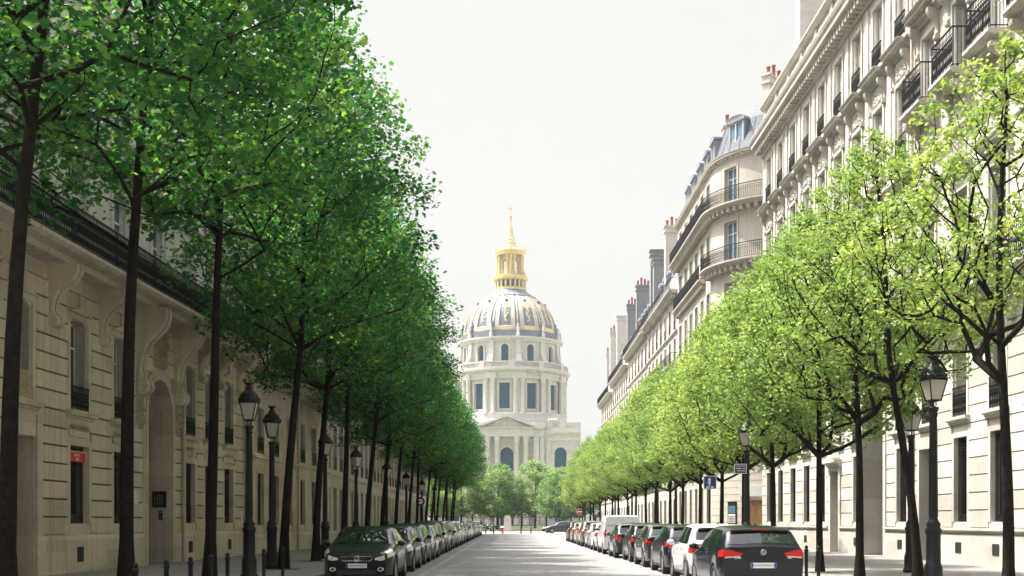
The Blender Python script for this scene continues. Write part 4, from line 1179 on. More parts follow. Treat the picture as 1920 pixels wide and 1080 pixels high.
    d = MB(); d.lathe([(rad(z), z) for z in zs], 96, C, True); d.build("dome", "lead_blue", t)
    b = MB(); b.lathe([(15.9, 64.2), (16.15, 64.3), (16.05, 65.6), (15.6, 65.8)], 96, C, False); b.build("dome_band", "gold_pale", t)
    def strip(mb, a, hw, z0, z1, off, n=18, taper=True):
        def fn(i, j):
            z = z0 + (z1 - z0) * i; r = rad(z); q = hw * (1.0 if taper else rad(z0) / max(r, 1))
            return P(a + q * (2 * j - 1), r + off, z)
        mb.grid(fn, n, 3); 
        for sgn in (-1, 1):
            mb.grid(lambda i, j: P(a + hw * sgn, rad(z0 + (z1 - z0) * i) + off * j - .02, z0 + (z1 - z0) * i), n, 1, False)
        for z in (z0, z1): mb.add([P(a - hw, rad(z), z), P(a + hw, rad(z), z), P(a + hw, rad(z) + off, z), P(a - hw, rad(z) + off, z)], [(0, 1, 2, 3)])
    for k, a in enumerate(angs):
        for s in (-1, 1):
            r_ = MB(); strip(r_, a + s * R(9.6), R(2.4), 64.5, 78.4, .42); r_.build("rib", "dome_cream", t)
        r_ = MB(); strip(r_, a + R(15), R(1.0), 64.5, 77.8, .22); r_.build("rib", "dome_cream", t)
        rnd = random.Random(k); tr = MB()
        strip(tr, a, R(6.6), 72.0, 77.6, .14)
        tr.build("panel", "dome_cream", t)
        tr = MB()
        for j in range(46):
            z = 67.3 + 8.6 * j / 46; q = rnd.uniform(-1, 1) * R(3.4) * (1 if z < 72 else .7) * (.6 + .4 * sin(z * 2))
            s_ = rnd.uniform(.18, .40); x, y, _ = P(a + q, rad(z) + .08, 0); tr.ellipsoid((x, y, z), (s_ * .8, s_ * .8, s_), 5, 4)
        tr.build("gilded_trophy", "gold_pale", t)
        oc = MB(); z = 74.6; x, y, _ = P(a, rad(z) + .25, 0)
        oc.ellipsoid((x, y, z), (.55, .55, .75), 8, 6); oc.build("oculus", "oculus_dark", t)
        u_ = MB(); x, y, _ = P(a + R(15), 16.2, 0); u_.lathe([(.55, 64.0), (.5, 65.2), (.7, 65.9), (.3, 66.6), (.42, 67.2), (.05, 67.7)], 7, (x, y, 0)); u_.build("urn", "lead_blue", t)
    c = MB(); c.lathe([(9.2, 76.7), (9.3, 77.0), (8.2, 77.6), (6.6, 78.8), (5.7, 79.3), (5.2, 80.2)], 64, C, True); c.build("dome_crown", "lead_blue", t)
    # ---- lantern
    l = MB(); l.lathe([(5.3, 79.6), (5.5, 79.9), (5.5, 80.5), (5.0, 80.7)], 48, C, False); l.lathe([(5.0, 83.0), (5.7, 83.3), (5.9, 83.6), (5.9, 84.5), (5.2, 84.7), (3.4, 84.8)], 48, C, False)
    l.build("lantern_base", "gold", t)
    l = MB(); l.lathe([(4.6, 80.6), (4.6, 83.1)], 32, C, False); l.build("lantern_core", "oculus_dark", t)
    for k in range(20):
        a = 2 * pi * k / 20; b = MB(); b.fbox(FR(4.7), a * 4.7 - .26, a * 4.7 + .26, 0, .6, 80.7, 83.0); b.build("bracket", "gold_pale", t)
    rb = MB()
    for z in (84.9, 86.1): rb.lathe([(5.0, z), (5.15, z), (5.15, z + .16), (5.0, z + .16)], 40, C, False)
    for k in range(40):
        a = 2 * pi * k / 40; x, y, _ = P(a, 5.07, 0); rb.tube([(x, y, 84.8), (x, y, 86.1)], .07, 4)
    rb.build("balustrade", "gold_pale", t)
    # square open belfry turned so that a corner pier stands in the middle
    for k in range(4):
        a = R(-90) + k * pi / 2 + R(2)
        x, y, _ = P(a, 4.05, 0)
        pr = MB(); 
        for da in (-.30, 0, .30):
            x, y, _ = P(a + da, 4.25 - abs(da) * 1.0, 0); pr.lathe([(.52, 84.8), (.52, 85.6), (.40, 85.9), (.36, 91.0), (.55, 91.6)], 10, (x, y, 0))
        pr.build("column", "gold", t)
        # arch between piers
        a1 = a + pi / 2; p0, p1 = P(a, 3.75, 0), P(a1, 3.75, 0)
        Fa, La = line_F((p0[0], p0[1]), (p1[0], p1[1]), (cos(a + pi / 4), sin(a + pi / 4)))
        w = MB(); wall(w, Fa, 0, La, 84.8, 92.0, [(La / 2 - 1.15, La / 2 + 1.15, 85.6, 90.6, .8, -1)], back=False)
        wall(w, lambda u, v, z, Fa=Fa: Fa(u, v - .8, z), 0, La, 84.8, 92.0, [(La / 2 - 1.15, La / 2 + 1.15, 85.6, 90.6, .01, -1)], back=False)
        w.build("arch", "gold_pale", t)
        u_ = MB(); x, y, _ = P(a + pi / 4, 4.2, 0)
        u_ = MB(); x, y, _ = P(a, 4.9, 0); u_.lathe([(.3, 93.2), (.4, 93.8), (.14, 94.2), (.2, 94.6), (.04, 95.8)], 6, (x, y, 0)); u_.build("urn", "gold", t)
    e = MB()
    e.lathe([(4.5, 91.7), (4.7, 92.1), (5.3, 92.6), (5.5, 92.7), (5.5, 93.2), (4.6, 93.4), (3.6, 94.3), (2.2, 94.9)], 32, C, False); e.build("lantern_cornice", "gold", t)
    s = MB(); s.lathe([(2.2, 94.6), (2.4, 95.2), (1.7, 95.8), (2.0, 96.4), (1.3, 97.0), (1.55, 97.6), (1.2, 98.2), (.34, 104.4), (.34, 104.8)], 12, C, False); s.build("spire", "gold_pale", t)
    s = MB(); s.ellipsoid((CX, CY, 105.3), (.62, .62, .62), 12, 8); s.build("orb", "gold", t)
    s = MB(); s.box(CX - .09, CX + .09, CY - .09, CY + .09, 105.9, 109.4); s.box(CX - .75, CX - .095, CY - .09, CY + .09, 108.0, 108.2); s.box(CX + .095, CX + .75, CY - .09, CY + .09, 108.0, 108.2); s.build("cross", "gold", t)
build_church()
# ------------------------------------------------------------------ trees
LEAF = np.array([(0, 0), (.22, -.08), (.46, -.04), (.42, .24), (.60, .48), (.30, .66), (0, 1.0), (-.30, .66), (-.60, .48), (-.42, .24), (-.46, -.04), (-.22, -.08)])
LEAF_S = np.array([(0, 0), (.46, .12), (.30, .62), (0, 1.0), (-.30, .62), (-.46, .12)])
def leaf_mesh(name, pos, size, rng, mat, shape, up=0.55, ctone=None):
    n = len(pos); k = len(shape)
    nrm = rng.normal(0, 1, (n, 3)); nrm /= np.linalg.norm(nrm, axis=1)[:, None]
    nrm[:, 2] = np.abs(nrm[:, 2]) + up; nrm /= np.linalg.norm(nrm, axis=1)[:, None]
    a = np.cross(nrm, rng.normal(0, 1, (n, 3))); a /= np.linalg.norm(a, axis=1)[:, None]
    b = np.cross(nrm, a)
    s = size * rng.uniform(.45, 1.35, n)
    fold = np.abs(shape[:, 0]) * -0.35 + (shape[:, 1] ** 2) * -0.18
    V = pos[:, None, :] + s[:, None, None] * (a[:, None, :] * shape[None, :, 0, None] + b[:, None, :] * shape[None, :, 1, None] + nrm[:, None, :] * fold[None, :, None])
    me = bpy.data.meshes.new(name)
    me.vertices.add(n * k); me.vertices.foreach_set("co", V.reshape(-1).astype(np.float32))
    me.loops.add(n * k); me.loops.foreach_set("vertex_index", np.arange(n * k, dtype=np.int32))
    me.polygons.add(n); me.polygons.foreach_set("loop_start", np.arange(0, n * k, k, dtype=np.int32))
    me.update(calc_edges=True)
    tone = np.clip(rng.normal(.45, .2, n) + (ctone if ctone is not None else 0), 0, 1)
    at = me.attributes.new("tone", 'FLOAT', 'FACE'); at.data.foreach_set("value", tone.astype(np.float32))
    me.materials.append(M[mat])
    return me
def tree_meshes(seed, H, base, rad, K, leaves, lsize, mat, shape, trunk_r=.17, lean=(0, 0), cr=.55, prof=(.62, .8), up=.55, squash=.75, gaps=0.0, bend=.12, br=.0125, asc=.5):
    rng = np.random.default_rng(seed); rnd = random.Random(seed)
    # trunk
    tp = []; n = 14; top = H * .9
    ph = rnd.uniform(0, 6)
    for i in range(n + 1):
        t = i / n; z = top * t
        tp.append(Vector((lean[0] * t ** .8 * min(1, z / base) + bend * sin(ph + t * 5) * t, lean[1] * t + bend * cos(ph + t * 4.2) * t, z)))
    nodes = list(tp); par = [-1] + list(range(n))
    def axis(z):
        i = min(n - 1, max(0, int(z / top * n))); f = z / top * n - i
        return tp[i].lerp(tp[i + 1], min(max(f, 0), 1))
    cl = []
    while len(cl) < K:
        t = rng.random(); z = base + (H - base) * t
        rmax = rad * (sin(pi * min(1, (t * .93 + .07)) ** prof[0])) ** prof[1]
        q = rmax * sqrt(rng.uniform(.05, 1)) * (1.18 if rng.random() < .05 else 1.0); a = rng.uniform(0, 2 * pi)
        ax = axis(min(z, top)); c = Vector((ax.x + q * cos(a), ax.y + q * sin(a), z))
        if gaps and any((c - d).length < gaps for d in cl[-200:]): 
            if rng.random() < .93: continue
        cl.append(c)
    cl.sort(key=lambda c: (Vector((c.x, c.y, 0)) - Vector((axis(min(c.z, top)).x, axis(min(c.z, top)).y, 0))).length)
    tips = []
    for c in cl:
        A = np.array([tuple(p) for p in nodes])
        dv = np.array(tuple(c)) - A
        dist = np.linalg.norm(dv, axis=1)
        rise = dv[:, 2]; hor = np.linalg.norm(dv[:, :2], axis=1)
        cost = dist + np.where(rise < asc * hor, (asc * hor - rise) * 1.6, 0) + np.where(A[:, 2] < base * .72, 50, 0)
        j = int(np.argmin(cost)); p0 = nodes[j]
        m = max(2, int(dist[j] / .55)); prev = j
        side = Vector((rnd.uniform(-1, 1), rnd.uniform(-1, 1), 0)) * .12 * dist[j]
        for k in range(1, m + 1):
            t = k / m
            p = p0.lerp(c, t) + side * sin(pi * t) + Vector((0, 0, (.10 - .16 * asc) * dist[j] * sin(pi * t)))
            nodes.append(p); par.append(prev); prev = len(nodes) - 1
        tips.append(prev)
    cnt = [0] * len(nodes)
    for tp_ in tips: cnt[tp_] += 1
    for i in range(len(nodes) - 1, 0, -1): cnt[par[i]] += cnt[i]
    def rr(i):
        if i <= n:
            z = nodes[i].z; f = max(.12, 1 - .75 * (z / top))
            return trunk_r * f * (1 + .45 * max(0, 1 - z / .6))
        return max(.008, br * cnt[i] ** .55)
    mb = MB()
    mb.tube([tuple(p) for p in tp], [rr(i) for i in range(n + 1)], 10)
    # branch chains
    kids = {}
    for i, p in enumerate(par):
        if i > n: kids.setdefault(p, []).append(i)
    seen = set()
    for i in range(n + 1, len(nodes)):
        if i in seen: continue
        ch = [par[i], i]; seen.add(i); x = i
        while True:
            nx = [k for k in kids.get(x, []) if k not in seen]
            if not nx: break
            nx.sort(key=lambda k: -cnt[k]); x = nx[0]; seen.add(x); ch.append(x)
        r0 = rr(ch[1])
        mb.tube([tuple(nodes[k]) for k in ch], [min(r0 * 1.15, rr(ch[0]))] + [rr(k) for k in ch[1:]], 5, True, False)
    # leaves
    per = max(4, leaves // K); C = np.array([tuple(c) for c in cl])
    reps = np.maximum(3, (per * rng.uniform(.55, 1.45, K)).astype(int))
    idx = np.repeat(np.arange(K), reps)
    off = rng.normal(0, 1, (len(idx), 3)); off /= np.linalg.norm(off, axis=1)[:, None]
    csz = rng.uniform(.7, 1.3, K)[idx] * cr
    off *= (rng.random(len(idx)) ** .45)[:, None] * csz[:, None]; off[:, 2] *= squash
    pos = C[idx] + off
    me_l = leaf_mesh("crown", pos, lsize, rng, mat, shape, up, rng.normal(0, .17, K)[idx])
    return mb, me_l
def tree_proto(label, group, loc, *a, **kw):
    t = thing("street_tree", label, "tree", loc, group)
    mb, me = tree_meshes(*a, **kw)
    o0 = ORG[t.name]; ORG[t.name] = Vector((0, 0, 0)); tk = mb.build("trunk", "bark", t); ORG[t.name] = o0
    cr = bpy.data.objects.new("crown", me); COL.objects.link(cr); cr.parent = t
    return t
GL = "tall dark green trees lining the left pavement"
GR = "young lime green trees lining the right pavement"
# left row: four grown models, reused along the row
left_pos = [(-7.35, 16.9), (-7.25, 21.9), (-7.15, 27.6), (-6.75, 34.6), (-6.95, 41.6), (-6.9, 48.2), (-6.8, 55.0), (-6.85, 62.0), (-6.9, 70.0), (-6.8, 78.0), (-6.9, 86.0), (-6.8, 94.0),
            (-6.9, 102.0), (-6.9, 110.0), (-6.8, 118.0), (-6.9, 126.0), (-6.8, 134.0), (-6.9, 142.0)]
left_lab = ["dark tree at the left picture edge, thick trunk before the stone doorway",
            "dark tree on left pavement with leaning thick trunk just before the arched gateway",
            "dark tree on left pavement with forking trunk just past the arched gateway",
            "dark tree on left pavement with leaning trunk beside the front black sedan",
            "dark tree on left pavement, first trunk past the rear of the front black sedan"]
protoL = []
NL = 5
for i, (x, y) in enumerate(left_pos):
    lab = left_lab[i] if i < len(left_lab) else "dark green tree, %s trunk back along the left row of trees" % ORDW[i + 1]
    if i < NL:
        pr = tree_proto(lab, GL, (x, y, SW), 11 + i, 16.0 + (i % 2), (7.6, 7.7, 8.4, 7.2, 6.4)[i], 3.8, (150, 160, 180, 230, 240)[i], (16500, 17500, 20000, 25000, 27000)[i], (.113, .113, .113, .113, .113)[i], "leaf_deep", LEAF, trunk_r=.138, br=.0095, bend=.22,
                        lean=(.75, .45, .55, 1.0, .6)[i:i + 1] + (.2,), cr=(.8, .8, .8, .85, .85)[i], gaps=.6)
        protoL.append(pr)
    else:
        rnd = random.Random(i); s = rnd.uniform(.92, 1.0) * (1 if i < 9 else .95)
        dup(protoL[3 + i % 2 if i % 5 else 2], (x, y, SW), rnd.uniform(-.6, .6), lab, GL, (s * rnd.uniform(.95, 1.08), s, s * rnd.uniform(.93, 1.02)))
# right row: sparse young trees near, then denser ones
right_pos = [(8.75, 20.3), (9.05, 25.6), (8.75, 28.9), (8.7, 32.4), (8.8, 38.6), (8.85, 43.6), (8.8, 48.0), (8.9, 54.0), (8.8, 59.0), (8.9, 64.0), (8.8, 69.5), (8.9, 75.0), (8.8, 81.0), (8.9, 87.0),
             (8.8, 93.0), (8.9, 99.0), (8.8, 106.0), (8.9, 113.0), (8.8, 120.0), (8.9, 127.0), (8.8, 134.0), (8.9, 141.0)]
right_lab = ["sparse bright lime tree at the right picture edge, thin trunk between barred windows",
             "sparse lime tree whose bare forked trunk crosses the black double door on the right",
             "young lime tree with a slim trunk before the tall archway on the right",
             "young lime tree with a slim trunk before the grey carved doorway on the right",
             "young lime tree with a forked trunk just left of the pair of right bollards"]
protoR = []
for i, (x, y) in enumerate(right_pos):
    lab = right_lab[i] if i < len(right_lab) else "lime green tree, %s trunk back along the right row of trees" % ORDW[i + 1]
    if i < 3:
        pr = tree_proto(lab, GR, (x, y, SW), 41 + i, (10.0, 10.0, 10.0)[i], (5.0, 4.8, 4.4)[i], (2.7, 2.8, 2.8)[i], (230, 260, 260)[i], (11500, 14000, 16000)[i], .066, "leaf_lime", LEAF, trunk_r=.108,
                        lean=((-.05, -1.0, -.2)[i], .1), cr=(.25, .28, .32)[i], gaps=.34, up=.4, squash=.85, bend=.18, br=.0075, asc=1.0)
        protoR.append(pr)
    elif i < 6:
        pr = tree_proto(lab, GR, (x, y, SW), 51 + i, 10.1, 3.9, 2.9, 230, 23000, .084, "leaf_lime", LEAF, trunk_r=.102, lean=(-.15, .1), cr=.5, gaps=.38, up=.4, bend=.16, br=.0085, asc=.9)
        protoR.append(pr)
    else:
        rnd = random.Random(100 + i); s = rnd.uniform(.93, 1.04)
        dup(protoR[3 + i % 3], (x, y, SW), rnd.uniform(0, 6.28), lab, GR, (s, s, s * rnd.uniform(.94, 1.03)))
# garden trees beyond the fence
GG = "trees in the garden before the church"
garden = [(-13.5, 200, 1.0, "pale green garden tree beyond the fence, leftmost before the church"), (-8.5, 205, 1.05, "pale green garden tree beyond the fence, seen past the end of the left row"),
          (-2.0, 204, 1.0, "round pale green garden tree in front of the church door, left of the stone pillar"), (4.6, 206, 1.06, "round pale green garden tree right of the stone pillar, under the church columns"),
          (9.2, 199, .92, "yellowish garden tree beyond the fence, behind the cars parked across the street end"), (14.8, 203, 1.05, "pale green garden tree beyond the fence, near the no entry sign"),
          (21.0, 201, 1.1, "pale green garden tree beyond the fence, rightmost before the church")]
protoG = None
for i, (x, y, s, lab) in enumerate(garden):
    if i == 0:
        protoG = tree_proto(lab, GG, (x, y, .06), 71, 11.4, 2.4, 5.0, 190, 14000, .27, "leaf_mid", LEAF_S, trunk_r=.2, cr=1.0, gaps=.6, up=.4, prof=(.75, .5))
    else: dup(protoG, (x, y, .06), i * 1.3, lab, GG, (s, s, s))

soil = MB(); rs = random.Random(8)
for x, y in left_pos + right_pos:
    n = 18; vs = [(x, y, SW + .035)]
    for k in range(n): r_ = rs.uniform(.5, .62); vs.append((x + r_ * cos(2 * pi * k / n), y + r_ * sin(2 * pi * k / n), SW + .004))
    soil.add(vs, [(0, 1 + k, 1 + (k + 1) % n) for k in range(n)])
so = soil.build("soil", "soil"); so["kind"] = "stuff"; so["label"] = "dark soil at the foot of the street trees"; so["category"] = "soil"
# ------------------------------------------------------------------ street lamps, bollards, signs
def at0(t, fn):
    o0 = ORG[t.name]; ORG[t.name] = Vector((0, 0, 0)); fn(); ORG[t.name] = o0
def make_lamp(loc, label, group):
    t = thing("street_lamp", label, "street lamp", loc, group)
    def go():
        p = MB()
        p.lathe([(.0, 0), (.25, 0), (.25, .10), (.21, .14), (.21, .5), (.185, .58), (.17, .62), (.165, 1.28), (.19, 1.33), (.19, 1.40), (.15, 1.45), (.17, 1.52), (.12, 1.60), (.098, 1.66), (.085, 3.7), (.075, 4.02), (.10, 4.05),
                 (.10, 4.09), (.085, 4.12), (.12, 4.22), (.13, 4.26), (.04, 4.28), (.0, 4.28)], 16)
        for k in range(10):
            a = 2 * pi * k / 10; p.tube([(.094 * cos(a), .094 * sin(a), 1.7), (.078 * cos(a), .078 * sin(a), 4.0)], [.014, .011], 4)
        p.build("post", "iron", t)
        b = MB()
        for k in range(4):
            a = pi / 4 + k * pi / 2
            b.tube([(.03 * cos(a), .03 * sin(a), 4.27), (.07 * cos(a), .07 * sin(a), 4.32), (.05 * cos(a), .05 * sin(a), 4.38), (.165 * cos(a), .165 * sin(a), 4.44)], .014, 5)
        b.build("bracket", "iron", t)
        q = .115; w = .215; z0, z1 = 4.44, 4.90
        g = MB()
        g.add([(-q, -q, z0), (q, -q, z0), (q, q, z0), (-q, q, z0), (-w, -w, z1), (w, -w, z1), (w, w, z1), (-w, w, z1)], [(0, 1, 5, 4), (1, 2, 6, 5), (2, 3, 7, 6), (3, 0, 4, 7), (0, 3, 2, 1)])
        g.build("lantern_glass", "lantern_glass", t)
        f = MB()
        for sx, sy in ((-1, -1), (1, -1), (1, 1), (-1, 1)): f.tube([(sx * (q + .008), sy * (q + .008), z0 - .03), (sx * (w + .008), sy * (w + .008), z1)], .016, 5)
        for h, zz in ((q + .012, z0 - .02), (w + .014, z1)):
            for a, b_ in (((-h, -h), (h, -h)), ((h, -h), (h, h)), ((h, h), (-h, h)), ((-h, h), (-h, -h))): f.tube([(*a, zz), (*b_, zz)], .018, 5)
        for k in range(4):
            a = k * pi / 2; f.tube([(w * cos(a) * 1.04, w * sin(a) * 1.04, z1), (w * cos(a) * 1.25, w * sin(a) * 1.25, z1 + .05), (w * cos(a) * 1.32, w * sin(a) * 1.32, z1 - .02)], .012, 4)
        f.build("lantern_frame", "iron", t)
        c = MB()
        c.lathe([(.30, z1 + .015), (.315, z1 + .05), (.30, z1 + .10), (.275, z1 + .11), (.27, z1 + .17), (.235, z1 + .25), (.15, z1 + .32), (.105, z1 + .37), (.10, z1 + .43), (.07, z1 + .45)], 16)
        for k in range(14):
            a = 2 * pi * k / 14; c.ellipsoid((.295 * cos(a), .295 * sin(a), z1 + .10), (.03, .03, .04), 5, 4)
        c.lathe([(.075, z1 + .44), (.065, z1 + .48), (.115, z1 + .56), (.10, z1 + .56), (.0, z1 + .50)], 12)
        for k in range(8):
            a = 2 * pi * k / 8; c.tube([(.10 * cos(a), .10 * sin(a), z1 + .53), (.13 * cos(a), .13 * sin(a), z1 + .60)], [.022, .004], 4)
        c.build("lantern_cap", "iron", t)
    at0(t, go); return t
GLL = "black lantern street lamps along the left pavement"; GLR = "black lantern street lamps along the right pavement"
lamps = [(-6.54, 29.1), (-7.2, 35.1), (-7.05, 44.3), (-7.1, 53.6), (-7.0, 66.0), (-7.1, 79.8), (-7.1, 94.0), (-7.1, 110.0)]
lampsR = [(8.94, 24.4), (11.25, 32.4), (7.45, 36.3), (10.4, 72.3), (10.9, 85.0), (10.6, 100.0), (10.6, 116.0)]
l_lab = ["black street lamp nearest on the left, lantern highest of the left row", "black street lamp on left just behind the nearest left lamp, lantern slightly lower", "black street lamp on left pavement behind the front black sedan",
         "left street lamp seen between trunks, fourth lantern of the left row", "left street lamp over the parked cars, fifth lantern of the left row", "left street lamp, sixth lantern of the left row, near the round sign",
         "small far left street lamp, seventh lantern of the left row", "tiny far left street lamp, last lantern of the left row"]
r_lab = ["tall black street lamp nearest on the right, lantern highest, before the barred windows", "black street lamp on right with its lantern beside a leaning tree trunk", "black street lamp on right carrying the small dark street plaque",
         "right street lamp left of the blue pedestrian sign, fourth lantern of the right row", "right street lamp, fifth lantern of the right row", "right street lamp, sixth lantern of the right row, above the white van", "tiny far right street lamp, last lantern of the right row"]
proto = None
for i, (x, y) in enumerate(lamps):
    if i == 0: proto = make_lamp((x, y, SW), l_lab[0], GLL); proto.scale = (.9, .9, .9)
    else: dup(proto, (x, y, SW), .3 * i, l_lab[i], GLL)
for i, (x, y) in enumerate(lampsR): dup(proto, (x, y, SW), .35 * i + .2, r_lab[i], GLR, (.9, .9, .86 if i == 2 else .9))

def make_bollard(loc, label, group):
    t = thing("bollard", label, "bollard", loc, group)
    def go():
        p = MB(); p.lathe([(.0, 0), (.06, 0), (.06, .05), (.042, .08), (.042, .66), (.055, .68), (.055, .71), (.04, .73)], 12); p.build("post", "iron", t)
        c = MB(); c.ellipsoid((0, 0, .765), (.045, .045, .045), 10, 6); c.build("ball_cap", "iron", t)
    at0(t, go); return t
GB = "black bollards along the left kerb"
bl = [(-5.62, 17.4), (-5.6, 18.9), (-5.62, 20.4), (-5.6, 21.7), (-5.6, 23.0), (-5.6, 26.4), (-5.6, 28.6)]
bp = None
for i, (x, y) in enumerate(bl):
    lab = "black bollard on the left kerb, %s from the left of the row" % ORDW[i + 1]
    if i == 0: bp = make_bollard((x, y, SW), lab, GB)
    else: dup(bp, (x, y, SW), 0, lab, GB)
dup(bp, (6.98, 27.2, SW), 0, "black bollard right of the navy hatchback, left one of the pair", "pair of bollards on the right kerb", (1, 1, 1.08))
dup(bp, (7.08, 26.5, SW), 0, "black bollard right of the navy hatchback, right one of the pair", "pair of bollards on the right kerb", (1, 1, 1.08))

def pole_sign(name, label, loc, h, build, r=.03):
    t = thing(name, label, "sign", loc)
    def go():
        p = MB(); p.tube([(0, .04, 0), (0, .04, h)], r, 8); p.build("post", "iron", t); build(t)
    at0(t, go); return t
def disc(mb, r, y0, y1, z, n=28, r2=0.0):
    if r2: mb.lathe([(r2, y0), (r, y0), (r, y1), (r2, y1), (r2, y0)], n)
    else: mb.lathe([(1e-4, y0), (r, y0), (r, y1), (1e-4, y1)], n)
    mb.v = [(x, -zz if False else zz, y + z) if False else (x, zz, y + z) for x, y, zz in mb.v]
def blue_sign(t):
    p = MB(); p.box(-.24, .24, -.012, .012, 2.62, 3.10); p.build("border", "white_paint", t)
    p = MB(); p.box(-.215, .215, -.018, -.0125, 2.645, 3.075); p.build("sign_plate", "sign_blue", t)
    q = MB(); y0, y1 = -.023, -.0185
    def poly(pts): 
        q.add([(x, y0, z) for x, z in pts] + [(x, y1, z) for x, z in pts], [tuple(range(len(pts)))] + [(k, (k + 1) % len(pts), len(pts) + (k + 1) % len(pts), len(pts) + k) for k in range(len(pts))])
    poly([(-.02 + .055 * cos(2 * pi * k / 14), 2.96 + .06 * sin(2 * pi * k / 14)) for k in range(14)])
    poly([(-.07, 2.90), (.02, 2.90), (.03, 2.80), (.0, 2.78), (-.01, 2.72), (-.04, 2.72), (-.05, 2.80)]); poly([(-.07, 2.90), (-.11, 2.83), (-.09, 2.82), (-.05, 2.87)])
    for x in (-.11, -.04, .06, .11): poly([(x - .03, 2.66), (x + .02, 2.66), (x + .03, 2.70), (x, 2.735), (x - .02, 2.72)])
    q.build("pictogram", "white_paint", t)
pole_sign("street_sign", "square blue sign with white figure on a dark post on the right pavement", (7.35, 42.4, SW), 3.0, blue_sign, .035)
def rot_disc(t, name, mat, r, ya, yb, z, r2=0):
    mb = MB()
    pr = [(r2 or 1e-4, ya), (r, ya), (r, yb), (r2 or 1e-4, yb)] + ([(r2, ya)] if r2 else [])
    mb.lathe(pr, 28, smooth=False); mb.v = [(x, zz, y + z) for x, y, zz in mb.v]; mb.build(name, mat, t)
def no_parking(t):
    rot_disc(t, "sign_plate", "white_paint", .37, -.02, .0, 3.0); rot_disc(t, "rim", "sign_red", .37, -.028, -.0205, 3.0, .32); rot_disc(t, "ring", "ink", .32, -.027, -.0205, 3.0, .20)
    q = MB(); 
    for k in range(2): q.box(-.08 + k * .09, -.02 + k * .09, -.026, -.0205, 2.93, 3.08)
    q.build("symbol", "sign_navy", t)
pole_sign("street_sign", "round sign with pale centre and dark ring on the left pavement among the trunks", (-7.0, 91.0, SW), 3.0, no_parking, .04)
def no_entry(t):
    rot_disc(t, "sign_plate", "sign_red", .42, -.02, 0, 2.65); rot_disc(t, "rim", "white_paint", .42, -.027, -.0205, 2.65, .385)
    q = MB(); q.box(-.29, .29, -.028, -.0205, 2.585, 2.715); q.build("white_bar", "white_paint", t)
pole_sign("street_sign", "round red no entry sign with white bar at the far right end of the street", (8.9, 146.0, SW), 2.5, no_entry, .04)
# dark street plaque carried by the third right lamp
t = thing("street_plaque", "small dark street plaque with white border fixed to a right lamp post", "sign", (7.27, 36.2, SW + 2.95))
def go():
    b = MB(); b.box(-.33, .22, -.02, .0, -.03, .40); b.build("border", "white_paint", t)
    b = MB(); b.box(-.305, .195, -.027, -.0205, -.005, .375); b.build("sign_plate", "sign_navy", t)
    rnd = random.Random(2); q = MB()
    for z, h, x0, x1 in ((.29, .04, -.26, .15), (.17, .06, -.25, .02), (.17, .06, .05, .15), (.07, .05, -.22, .16)):
        x = x0
        while x < x1: 
            w = rnd.uniform(.012, .03); q.box(x, x + w, -.031, -.0275, z + rnd.uniform(-.005, .005), z + h * rnd.uniform(.75, 1)); x += w + .012
    q.build("lettering", "white_paint", t)
    m = MB(); m.box(.0, .26, .0, .04, .08, .11); m.box(.0, .26, .0, .04, .28, .31); m.build("bracket", "iron", t)
at0(t, go); t.scale = (.7, .7, .7)
# framed poster on the rounded corner wall
def poster():
    u0 = RLa + RLb * .42 + 1.6; F = FRC
    t = thing("poster_frame", "tall framed poster with blue picture on the wall left of the wooden corner door", "poster", F(u0 + .4, .05, 2.2))
    m = MB(); m.fbox(F, u0, u0 + .85, .03, .10, 1.35, 3.0); m.build("frame", "iron", t)
    m = MB(); m.fbox(F, u0 + .07, u0 + .78, .10, .106, 2.15, 2.7); m.build("picture", "poster_blue", t)
    m = MB(); m.fbox(F, u0 + .07, u0 + .78, .10, .106, 1.45, 2.1); m.build("text_panel", "awning_grey", t)
    m = MB(); m.fbox(F, u0 + .07, u0 + .78, .10, .106, 2.74, 2.92); m.build("header", "sign_navy", t)
    q = MB(); rnd = random.Random(9)
    for z in (1.52, 1.64, 1.76, 1.9):
        u = u0 + .12
        while u < u0 + .66: w = rnd.uniform(.03, .09); q.fbox(F, u, u + w, .1065, .109, z, z + .055); u += w + .03
    q.build("lettering", "ink", t)
poster()
